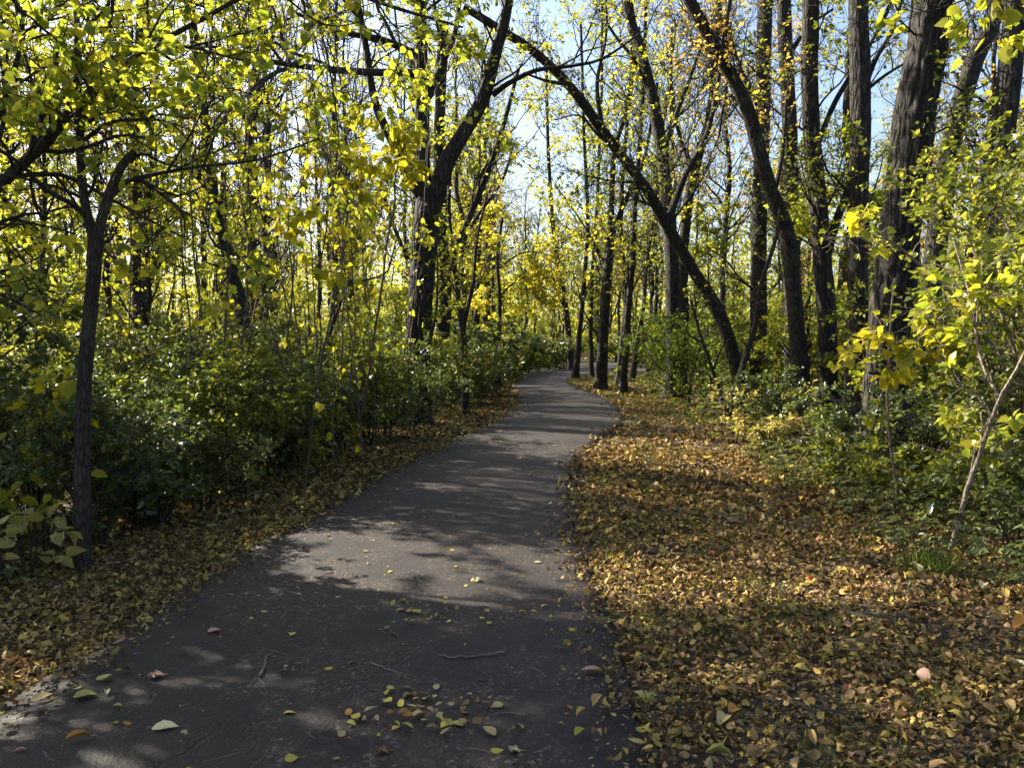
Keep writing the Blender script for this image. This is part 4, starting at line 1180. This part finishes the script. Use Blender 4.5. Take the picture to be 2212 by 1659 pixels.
for k, (x, y) in enumerate(((-.8, 33.0), (-1.6, 43), (7.4, 36), (6.9, 41))):
    copy_tree(tall[(5, 6, 5, 6)[k]], (x - .8 * (x < 3), y, ground_z(x, y)), 1.3 * k, .95)
for k, (x, y) in enumerate(((-8.3, 12.5), (-10.2, 14.6))):  # two trees added past the left border to cast more shadow on the path
    copy_tree(tall[(6, 5, 6)[k]], (x, y, ground_z(x, y)), 2.1 * k + .5, .8)
place_labels([o for o in C.objects if o.get('group') == G_B], 'tall thin autumn tree')
for k, (x, y, h) in enumerate([(-6.9, 8.0, 5.9), (-8.2, 9.0, 6.2), (-6.4, 6.4, 5.4), (-6.0, 4.6, 4.8)]):  # unseen crowns added left of the frame to shade the foreground path
    bg_tree('bordering_tree', ['low leafy tree just beyond the left border of the view', 'second low leafy tree beyond the left border', 'low leafy tree beyond the left border, closest to the camera',
            'low leafy tree farthest beyond the left border'][k], 31 + k, h, .08, LEAF_YG, 6500, (.09, .13), .3, (.9, 1.9), None, .4, 100, 420, .1, (x, y))
bg_tree('slender_young_tree', 'slender young tree with few leaves right behind the nearest left trunk', 41, 5.9, .05, LEAF_YG, 3000, (.06, .10), .3, (.9, 1.8), None, .5, 90, 300, .15, (-5.9, 10.0), BARK_THIN)  # added tree whose crown breaks up the sunlit patch on the path
bg_tree('slender_young_tree', 'slender sparse young tree in the thicket right of the nearest left trunk', 42, 4.6, .04, LEAF_YG, 1800, (.06, .10), .35, (.8, 1.6), None, .5, 80, 260, .15, (-4.6, 10.2), BARK_THIN)  # second added tree, its leaves dapple the path likewise
G_U = 'small yellow understorey trees in the woods'
L_U = 'small bushy yellow-green tree of the woodland understorey'
under = [bg_tree('understorey_tree', L_U, 11, 4.8, .05, LEAF_OLV, 5600, (.07, .11), .12, (.8, 1.8), G_U, .5, 90, 380, .15, (-6.5, 18), BARK_THIN),
         bg_tree('understorey_tree', L_U, 12, 4.2, .05, LEAF_YG, 5600, (.07, .11), .10, (.8, 1.8), G_U, .5, 90, 380, .15, (-4.5, 22), BARK_THIN),
         bg_tree('understorey_tree', L_U, 13, 5.4, .06, LEAF_YG, 5600, (.07, .11), .12, (.9, 2.0), G_U, .5, 90, 380, .15, (6.5, 26), BARK_THIN)]
uspots = scatter(rb, 124, (-44, 42), (14, 80), lambda x, y: clear(x, y) and not (-8 < x < 0 and y < 34) and abs(x) < y * .72 + 2 and (x < shrub_L(y) - 2 or x > shrub_R(y) + 2.2), 1.9)
for i, (x, y) in enumerate(uspots):
    copy_tree(under[int(rb.integers(0, 3))], (x, y, ground_z(x, y)), rb.uniform(0, 6.28), rb.uniform(.6, .85) if -9 < x < 0 and y < 38 else rb.uniform(.7, 1.25))
place_labels([o for o in C.objects if o.get('group') == G_U], 'small bushy yellow-green tree')

# far wood that closes the view
def far_wood():
    rng = np.random.default_rng(7)
    n = 120000
    az = rng.uniform(-.78, .78, n)
    d = rng.uniform(80, 135, n)
    h = rng.random(n) ** 1.5
    top = 14 + 4.5 * smooth_noise(az * 40, d * .05, 1) + 3 * smooth_noise(az * 130, d * .1, 1, 2)
    P = np.stack([np.sin(az) * d, np.cos(az) * d, h * np.maximum(top, 3) + .2], 1)
    al = rng.normal(size=(n, 3))
    lv = Leaves(P, al, rng.normal(size=(n, 3)) + np.array([0, 0, .6]), rng.uniform(.3, .65, n))
    g = [lv.mesh_group(T_RHOMB)]
    far = leaf_material('leaf_far_wood', [(0, (.06, .09, .02)), (.4, (.18, .21, .035)), (.8, (.36, .33, .055)), (1, (.42, .29, .07))], gloss=0)
    m = 240
    az = rng.uniform(-.75, .75, m)
    d = rng.uniform(78, 130, m)
    K = 8
    z = np.linspace(-.2, 1, K)[None] * rng.uniform(9, 17, m)[:, None]
    T = np.stack([np.sin(az)[:, None] * d[:, None] + rng.normal(0, .25, (m, K)).cumsum(1), np.cos(az)[:, None] * d[:, None] + rng.normal(0, .2, (m, K)).cumsum(1), z], -1)
    V, F = tubes(T, np.linspace(1, .3, K)[None] * rng.uniform(.1, .22, m)[:, None], 5)
    g.append((V, F, 1))
    o = obj('far_woodland', make_mesh('far_woodland', g, [far, BARK], smooth=False), kind='stuff')
    tag(o, 'distant autumn woodland closing the view behind the path bend', 'woodland')
far_wood()
# ------------------------------------------------------------------ leaf litter
rl = np.random.default_rng(31)
def litter(n, xr, yr, ok, size, tmpls, zr=(.004, .05), tilt=.75, mat=LEAF_DRY):
    x, y = rl.uniform(xr[0], xr[1], n), rl.uniform(yr[0], yr[1], n)
    k = ok(x, y)
    x, y = x[k], y[k]
    n = len(x)
    P = np.stack([x, y, surf_z(x, y) + rl.uniform(*zr, n)], 1)
    a = rl.uniform(0, 6.283, n)
    al = np.stack([np.cos(a), np.sin(a), rl.normal(0, tilt * .6, n)], 1)
    nr = np.stack([rl.normal(0, tilt, n), rl.normal(0, tilt, n), np.where(rl.random(n) < .5, 1., -1.)], 1)
    s = rl.uniform(*size, n) * rl.choice([.7, 1, 1, 1.35], n)
    lv = Leaves(P, al, nr, s)
    lo = P[:, 2] + np.minimum(al[:, 2] / np.linalg.norm(al, axis=1) * s, 0)
    lv.p[:, 2] += np.clip(surf_z(x, y) + .003 - lo, 0, .05)
    w = rl.integers(0, len(tmpls), n)
    return [lv.mesh_group(t, w == i) for i, t in enumerate(tmpls)], lv

NEAR_T = CURLS + [T_LOBED]
def right_ok(dens):
    def f(x, y):
        e = x - path_R(y)
        q = np.where(e > 0, np.clip(.55 + e * 4, 0, 1), .5 * np.exp(np.minimum(e, 0) / .09)) * np.clip(1.15 - (x - shrub_R(y)) * .9, .25, 1)
        patchy = np.clip(.62 + .5 * smooth_noise(x, y, 2.3, 1) + .4 * smooth_noise(x, y, 7.1, 2), .34, 1)
        return (e > -.5) & (rl.random(len(x)) < q * patchy * dens)
    return f
def left_ok(dens):
    def f(x, y):
        e = path_L(y) - x
        q = np.where(e > 0, np.clip(.55 + e * 4, 0, 1), .5 * np.exp(np.minimum(e, 0) / .09)) * np.clip(1.1 - (shrub_L(y) - x) * .8, .2, 1)
        patchy = np.clip(.75 + .4 * smooth_noise(x, y, 2.1, 5), .3, 1)
        return (e > -.5) & (rl.random(len(x)) < q * patchy * dens)
    return f
def build_litter(name, label, ok, xr, cat='fallen leaves'):
    g = []
    g += litter(int(2100 * (xr[1] - xr[0]) * 5), xr, (2.2, 7.2), ok(1), (.020, .054), NEAR_T)[0]
    g += litter(int(3200 * (xr[1] - xr[0]) * 5), xr, (2.2, 7.2), ok(1), (.012, .03), [T_RHOMB, T_MID], (.002, .02), .35)[0]
    g += litter(int(900 * (xr[1] - xr[0]) * 6), xr, (7.2, 13.2), ok(1), (.015, .035), [T_RHOMB], (.002, .02), .35)[0]
    g += litter(int(700 * (xr[1] - xr[0]) * 5), xr, (7.2, 12.2), ok(1), (.045, .08), [CURLS[0], CURLS[1], CURLS[4]])[0]
    g += litter(int(300 * (xr[1] - xr[0]) * 12), xr, (12.2, 24), ok(1), (.055, .09), [T_MID, T_RHOMB])[0]
    g += litter(int(110 * (xr[1] - xr[0]) * 26), xr, (24, 50), ok(1), (.08, .13), [T_RHOMB])[0]
    o = obj(name, make_mesh(name, g, [LEAF_DRY], smooth=False), kind='stuff')
    return tag(o, label, cat)
build_litter('leaf_litter', 'carpet of dry tan and yellow leaves covering the right verge', right_ok, (.2, 7.5))
build_litter('leaf_litter', 'strip of dry brown leaves along the left edge of the path', left_ok, (-6.5, .4))

# crumbs of leaves, seeds and grit on the asphalt, thicker towards its edges
def crumbs_ok(x, y):
    e = np.minimum(x - path_L(y), path_R(y) - x)
    return (e > .02) & (rl.random(len(x)) < .10 + .9 * np.exp(-e / .12) + .25 * (smooth_noise(x, y, 3.1, 2) > .75))
g_ = litter(26000, (-2.5, 3), (2.3, 16), crumbs_ok, (.006, .022), [T_RHOMB, T_MID], (.001, .006), .25)[0]
tag(obj('leaf_crumbs', make_mesh('leaf_crumbs', g_, [LEAF_DRY], smooth=False), kind='stuff'), 'crumbs of dry leaves strewn on the asphalt, thicker along its edges', 'leaf debris')

# fallen leaves one can pick out
FLAT_T = FLATS + [T_LOBED]
def fallen(px, py, col, size, tm, label, group=None, az=None, lift=.006, tilt=.12, world=None):
    p = GP(px, py) if world is None else np.array([world[0], world[1], 0.])
    p[2] = float(surf_z(p[0], p[1])) + lift
    a = rl.uniform(0, 6.283) if az is None else az
    al = np.array([[math.cos(a), math.sin(a), rl.normal(0, tilt * .4)]])
    nr = np.array([[rl.normal(0, tilt), rl.normal(0, tilt), 1.0]])
    lv = Leaves(p[None], al, nr, np.array([size]))
    deep = lift > .032
    me = template_mesh('%s%d' % ('curled' if deep else 'flat', tm), (NEAR_T if deep else FLAT_T)[tm], FALLEN[col])
    o = obj('fallen_leaf', me)
    m = Matrix(lv.M[0].tolist()).to_4x4()
    m.translation = Vector(p.tolist())
    o.matrix_world = m
    return tag(o, label, 'leaf', group)

fallen(1345, 1425, 'cream', .14, 5, 'large curled cream leaf lying on the right edge of the asphalt', az=2.9, lift=.02)
fallen(1300, 1463, 'pink', .11, 0, 'pink pointed leaf lying near the right edge of the asphalt', az=3.2)
fallen(545, 1162, 'red', .10, 6, 'bright red leaf on the left verge beside the path', az=1.0, lift=.03, tilt=.4)
fallen(330, 1592, 'cream', .11, 0, 'large pale leaf lying flat at the lower left of the path', az=0.1)
fallen(322, 1480, 'pink', .11, 6, 'pink lobed leaf in the lower left part of the path', az=.8)
fallen(160, 1522, 'greenish', .10, 1, 'round grey-green leaf on the lower left of the path', az=.3)
fallen(212, 1488, 'greenish', .08, 3, 'small curled grey-green leaf near the left edge of the path', az=1.2, lift=.015)
fallen(232, 1517, 'cream', .07, 4, 'small cream leaf beside the round grey-green leaf', az=2.2)
fallen(450, 1378, 'pink', .07, 1, 'round pink leaf in the middle left of the path', az=.5)
fallen(1030, 1268, 'cream', .10, 6, 'pale lobed leaf in the middle of the shaded asphalt', az=1.8)
fallen(1245, 1612, 'yellow', .085, 4, 'twisted yellow leaf near the bottom right of the asphalt', az=1.1, lift=.015)
fallen(1068, 1608, 'tan', .085, 0, 'tan pointed leaf right of the leaf pile on the asphalt', az=2.2, lift=.01)
fallen(1100, 1640, 'cream', .07, 6, 'small whitish lobed leaf at the bottom of the path', az=.2)
fallen(1000, 1585, 'greenish', .07, 0, 'yellow-green leaf just right of the leaf pile on the asphalt', az=2.6)
fallen(815, 1643, 'brown', .075, 6, 'dark red-brown leaf below the leaf pile on the asphalt', az=.3)
fallen(1395, 1528, 'greenish', .14, 6, 'large green-yellow lobed leaf at the border of asphalt and litter', az=1.4, lift=.03, tilt=.3)
fallen(2190, 1410, 'orange', .18, 0, 'large ochre leaf with ribbed veins at the right border', az=.2, lift=.05, tilt=.2)
fallen(1985, 1270, 'cream', .11, 1, 'pale cream leaf lit by the sun beside the ground ivy', az=1.8, lift=.05, tilt=.5)
fallen(1735, 1330, 'yellow', .07, 6, 'bright yellow star-shaped leaf in the right litter', az=1.2, lift=.04)
fallen(70, 1530, 'tan', .09, 0, 'tan leaf at the lower left corner where litter meets asphalt', az=.9)
fallen(145, 1625, 'orange', .10, 4, 'ochre rolled leaf at the bottom left corner of the path', az=.7, lift=.02)
names_p = {'yellow': 'small yellow leaf lying loose on the asphalt', 'tan': 'small tan dry leaf lying loose on the asphalt', 'brown': 'small brown dry leaf lying loose on the asphalt',
           'greenish': 'small yellow-green leaf lying loose on the asphalt', 'orange': 'small orange-brown leaf lying loose on the asphalt', 'pink': 'small pinkish leaf lying loose on the asphalt'}
cols_p = ['yellow'] * 5 + ['tan'] * 6 + ['greenish'] * 2 + ['brown'] * 5 + ['orange', 'pink']
cnt = 0
while cnt < 150:
    y = 2.85 * (1 + rl.random() ** 1.3 * 3.6)
    x = rl.uniform(path_L(y) + .08, path_R(y) - .05)
    if x < -.62 * y:
        continue
    c = cols_p[rl.integers(0, len(cols_p))]
    fallen(0, 0, c, rl.uniform(.025, .055), int(rl.choice([0, 1, 2, 3, 4, 5, 6])), names_p[c], 'loose leaves on the asphalt', world=(x, y), tilt=.2)
    cnt += 1
for (cx, cy_, n, sx, sy, lab, grp) in ((915, 1560, 62, .19, .13, 'dry leaf in the larger leaf pile in the foreground asphalt', 'larger leaf pile on the asphalt'),
                                 (950, 1338, 30, .17, .09, 'yellowish leaf in the smaller leaf cluster mid path', 'smaller leaf cluster on the asphalt')):
    c0 = GP(cx, cy_)
    for k in range(n):
        fallen(0, 0, ['tan', 'yellow', 'tan', 'brown', 'orange', 'brown', 'greenish'][rl.integers(0, 7)], rl.uniform(.03, .06), int(rl.integers(0, 6)), lab, grp,
               world=(c0[0] + rl.normal(0, sx) + .5 * (k % 3 == 0) * rl.normal(0, sx), c0[1] + rl.normal(0, sy)), lift=rl.uniform(.006, .03), tilt=.4)
names_r = {'yellow': 'large yellow leaf on top of the right leaf carpet', 'tan': 'large tan curled leaf on top of the right leaf carpet', 'brown': 'large brown leaf on top of the right leaf carpet',
           'pink': 'pinkish leaf on top of the right leaf carpet', 'orange': 'orange leaf on top of the right leaf carpet', 'greenish': 'olive leaf on top of the right leaf carpet',
           'cream': 'pale cream leaf on top of the right leaf carpet', 'red': 'red leaf on top of the right leaf carpet'}
cols_r = ['yellow'] * 4 + ['tan'] * 6 + ['brown'] * 4 + ['pink'] * 2 + ['orange', 'greenish', 'cream']
for k in range(64):
    y = 2.8 + 4.5 * rl.random() ** 1.4
    x = rl.uniform(path_R(y) + .05, min(y * .66, 3.3))
    c = cols_r[rl.integers(0, len(cols_r))] if k > 1 else 'red'
    fallen(0, 0, c, rl.uniform(.06, .105), int(rl.integers(0, 7)), names_r[c], 'larger leaves on the right leaf carpet', world=(x, y), lift=rl.uniform(.03, .05), tilt=.35)

# ------------------------------------------------------------------ twigs on the asphalt
def twig(pts, r, label, group=None, side=None):
    W = np.array([GP(*p) for p in pts]) if len(pts[0]) == 2 else np.array(pts, float)
    W[:, 2] = surf_z(W[:, 0], W[:, 1]) + r + .002
    S = spline(W, max(8, len(W) * 4))
    S[:, 2] += np.abs(rl.normal(0, r * .6, len(S)))
    S[:, :2] += rl.normal(0, r * .55, (len(S), 2))
    b = S[0].copy()
    V, F = trunk_mesh(S, np.linspace(r, r * .55, len(S)), 6, 0, rough=.12, seedv=rl.uniform(0, 9))
    o = obj('twig', make_mesh('twig', [(V - b, F, 0)], [TWIGP]))
    o.location = b.tolist()
    return tag(o, label, 'twig', group)
TWIGP = plain_material('dry_twig', (.15, .115, .085), .9, .5, 40)
twig([(1088, 1425), (1040, 1432), (985, 1436), (945, 1430)], .006, 'longest pale stick lying across the middle of the asphalt')
twig([(560, 1478), (572, 1455), (575, 1437), (590, 1425)], .006, 'short dark crooked stick left of the path middle')
twig([(800, 1448), (840, 1462), (870, 1470)], .004, 'short bent twig above the larger leaf pile')
twig([(30, 1560), (120, 1525), (195, 1495)], .0035, 'long thin twig at the lower left edge of the asphalt')
for k in range(64):
    y = 2.9 + 8 * rl.random() ** 1.3
    x = rl.uniform(max(path_L(y) + .1, -.6 * y), path_R(y) - .1)
    a, L, cv = rl.uniform(0, 6.28), rl.uniform(.05, .2), rl.normal(0, .7)
    pts = [(x, y, 0)]
    for j in range(4):
        a += cv * .35 + rl.normal(0, .15)
        pts.append((pts[-1][0] + math.cos(a) * L / 4, pts[-1][1] + math.sin(a) * L / 4, 0))
    twig(pts, rl.uniform(.0009, .0018), 'thin curved leaf stalk lying on the asphalt', 'thin stalks and twigs on the asphalt')

# fallen dead branches in the thicket edge
for pts, r, lab in (([(575, 960, 10.6), (640, 942, 10.6), (720, 940, 10.7), (800, 900, 10.9)], .035, 'dead branch lying low at the edge of the left thicket'),
                    ([(620, 905, 10.9), (670, 935, 10.7), (735, 985, 10.3)], .022, 'dead branch slanting down to the verge in the left thicket')):
    W = np.array([PT(*p) for p in pts])
    W[:, 2] = np.maximum(W[:, 2], .05)
    S = spline(W, 30)
    V, F = trunk_mesh(S, np.linspace(r, r * .4, 30), 8, rough=.08)
    b = S[0].copy()
    root = thing('fallen_branch', lab, 'branch', b)
    obj('stem', make_mesh('stem', [(V - b, F, 0)], [BARK_THIN]), root)
    B, R = grow(rl, S[::3][None], np.linspace(r, r * .4, 30)[::3][None], 14, .1, 1, (30, 70), (.3, .9), 6, .1, .2, .5, .012, .3)
    V, F = tubes(B, np.maximum(R, .003), 4)
    obj('twigs', make_mesh('twigs', [(V - b, F, 0)], [BARK_THIN]), root, kind='stuff')

# ------------------------------------------------------------------ grass tufts and ground ivy
def grass(n, ok, xr, yr, h, name, label, spread=.05, blades=16):
    x, y = rl.uniform(*xr, n), rl.uniform(*yr, n)
    k = ok(x, y)
    x, y = np.repeat(x[k], blades), np.repeat(y[k], blades)
    m = len(x)
    x = x + rl.normal(0, spread, m)
    y = y + rl.normal(0, spread, m)
    out = (x < path_L(y) - .02) | (x > path_R(y) + .02)
    x, y = x[out], y[out]
    m = len(x)
    P = np.stack([x, y, ground_z(x, y)], 1)
    al = rl.normal(size=(m, 3)) * .45 + np.array([0, 0, 1.])
    s = rl.uniform(*h, m)
    lv = Leaves(P, al, rl.normal(size=(m, 3)), s)
    T = _arr([(-.035, 0, 0), (.035, 0, 0), (.028, .55, .05), (-.028, .55, .05), (0, 1, .22)], [(0, 1, 2), (0, 2, 3), (3, 2, 4)])
    o = obj(name, make_mesh(name, [lv.mesh_group(T)], [GRASS], smooth=False), kind='stuff')
    tag(o, label, 'grass')
grass(1100, lambda x, y: (x > path_R(y) + .1) & (x < shrub_R(y) + .4) & (smooth_noise(x, y, 1.7, 8) > .05), (.5, 5), (2.4, 14), (.04, .10), 'grass', 'short grass blades poking through the leaves of the right verge')
grass(1000, lambda x, y: (x < path_L(y) - .1) & (x > shrub_L(y) - .2) & (smooth_noise(x, y, 1.5, 4) > 0), (-4, .2), (3, 30), (.04, .10), 'grass', 'short grass blades along the left edge of the path')
grass(1500, lambda x, y: (x > path_R(y) + .1) & (x < shrub_R(y) + .8), (2, 7), (16, 44), (.06, .16), 'grass', 'sunlit grass on the inside of the path bend', .12, 10)
grass(14, lambda x, y: x > 0, (2.72, 2.95), (5.2, 5.6), (.12, .24), 'grass_tuft', 'taller bright grass tuft at the edge of the ground ivy', .03, 8)

def ivy(name, label, ok, xr, yr, n, size, hmax, mat):
    """low five-leaved ground plants"""
    x, y = rl.uniform(*xr, n), rl.uniform(*yr, n)
    k = ok(x, y)
    x, y = x[k], y[k]
    m = len(x)
    h = rl.uniform(.03, 1, m) ** 1.4 * hmax * (.5 + .5 * np.clip(smooth_noise(x, y, 2.0, 6) + .6, 0, 1))
    q = 5
    a0 = rl.uniform(0, 6.28, m)
    ang = (a0[:, None] + np.arange(q)[None] * 1.0 + rl.normal(0, .12, (m, q))).ravel()
    P = np.repeat(np.stack([x, y, ground_z(x, y) + h], 1), q, 0)
    tl = np.repeat(rl.normal(0, .25, (m, 2)), q, 0)
    al = np.stack([np.cos(ang), np.sin(ang), -.25 + rl.normal(0, .15, m * q)], 1)
    nr = np.concatenate([tl, np.ones((m * q, 1))], 1)
    s = np.repeat(rl.uniform(*size, m), q)
    lv = Leaves(P, al, nr, s)
    stalk = np.stack([np.stack([x + rl.normal(0, .03, m), y + rl.normal(0, .03, m), ground_z(x, y) - .01], 1), np.stack([x, y, ground_z(x, y) + h], 1)], 1)
    V, F = tubes(stalk, np.full((m, 2), .0018), 3)
    o = obj(name, make_mesh(name, [lv.mesh_group(T_MID), (V, F, 1)], [mat, TWIG], smooth=False), kind='stuff')
    tag(o, label, 'ground cover')
IVY = leaf_material('leaf_ground_ivy', [(0, (.03, .06, .018)), (.45, (.075, .11, .033)), (.8, (.17, .19, .045)), (1, (.38, .33, .07))], trans=.4, gloss=.5)
ivy('ground_ivy', 'low five-fingered green creeper covering the ground at the right edge', lambda x, y: (x > shrub_R(y) - .25 + .35 * smooth_noise(x, y, 2.2, 2)) & (x < shrub_R(y) + 3.2), (2.5, 7.5), (3.8, 12), 5200, (.035, .07), .38, IVY)
ivy('ground_plants', 'low green and yellow plants at the foot of the right thicket', lambda x, y: (x > shrub_R(y) - .1 + .4 * smooth_noise(x, y, 1.4, 3)) & (x < shrub_R(y) + 3.5), (3, 14), (12, 34), 4200, (.06, .1), .55, LEAF_OLV)
ivy('ground_plants', 'low dark plants at the foot of the left thicket', lambda x, y: (x < shrub_L(y) + .15 + .3 * smooth_noise(x, y, 1.6, 9)) & (x > shrub_L(y) - 3), (-7, 0), (4.6, 30), 6000, (.045, .08), .35, LEAF_GRN)

# ------------------------------------------------------------------ wooden bench at the far bend
def bench():
    loc = np.array([6.7, 73.0, 0.0])
    wood = plain_material('weathered_bench_wood', (.42, .23, .10), .7, .25, 12)
    iron = plain_material('dark_bench_iron', (.03, .03, .03), .5)
    root = thing('park_bench', 'brown wooden bench beyond the far bend of the path', 'bench', loc)
    root.rotation_euler = (0, 0, .15)
    def box(name, c, s, m, rx=0.0):
        V = np.array([(x, y, z) for x in (-.5, .5) for y in (-.5, .5) for z in (-.5, .5)]) * np.array(s)
        ca, sa = math.cos(rx), math.sin(rx)
        V = np.stack([V[:, 0], V[:, 1] * ca - V[:, 2] * sa, V[:, 1] * sa + V[:, 2] * ca], 1) + np.array(c)
        F = np.array([(0, 1, 3, 2), (4, 6, 7, 5), (0, 4, 5, 1), (2, 3, 7, 6), (0, 2, 6, 4), (1, 5, 7, 3)])
        obj(name, make_mesh(name, [(V, F, 0)], [m], smooth=False), root)
    for k in range(4):
        box('back_slat', (0, .24 + .035 * k, .53 + .105 * k), (1.9, .035, .095), wood, -.22)
    for k in range(4):
        box('seat_slat', (0, -.2 + .115 * k, .45), (1.9, .10, .035), wood)
    for sx in (-.8, .8):
        box('leg', (sx, -.18, .21), (.07, .07, .43), iron)
        box('leg', (sx, .2, .44), (.07, .07, .88), iron, -.16)
        box('armrest', (sx, 0, .66), (.06, .5, .04), wood)
bench()
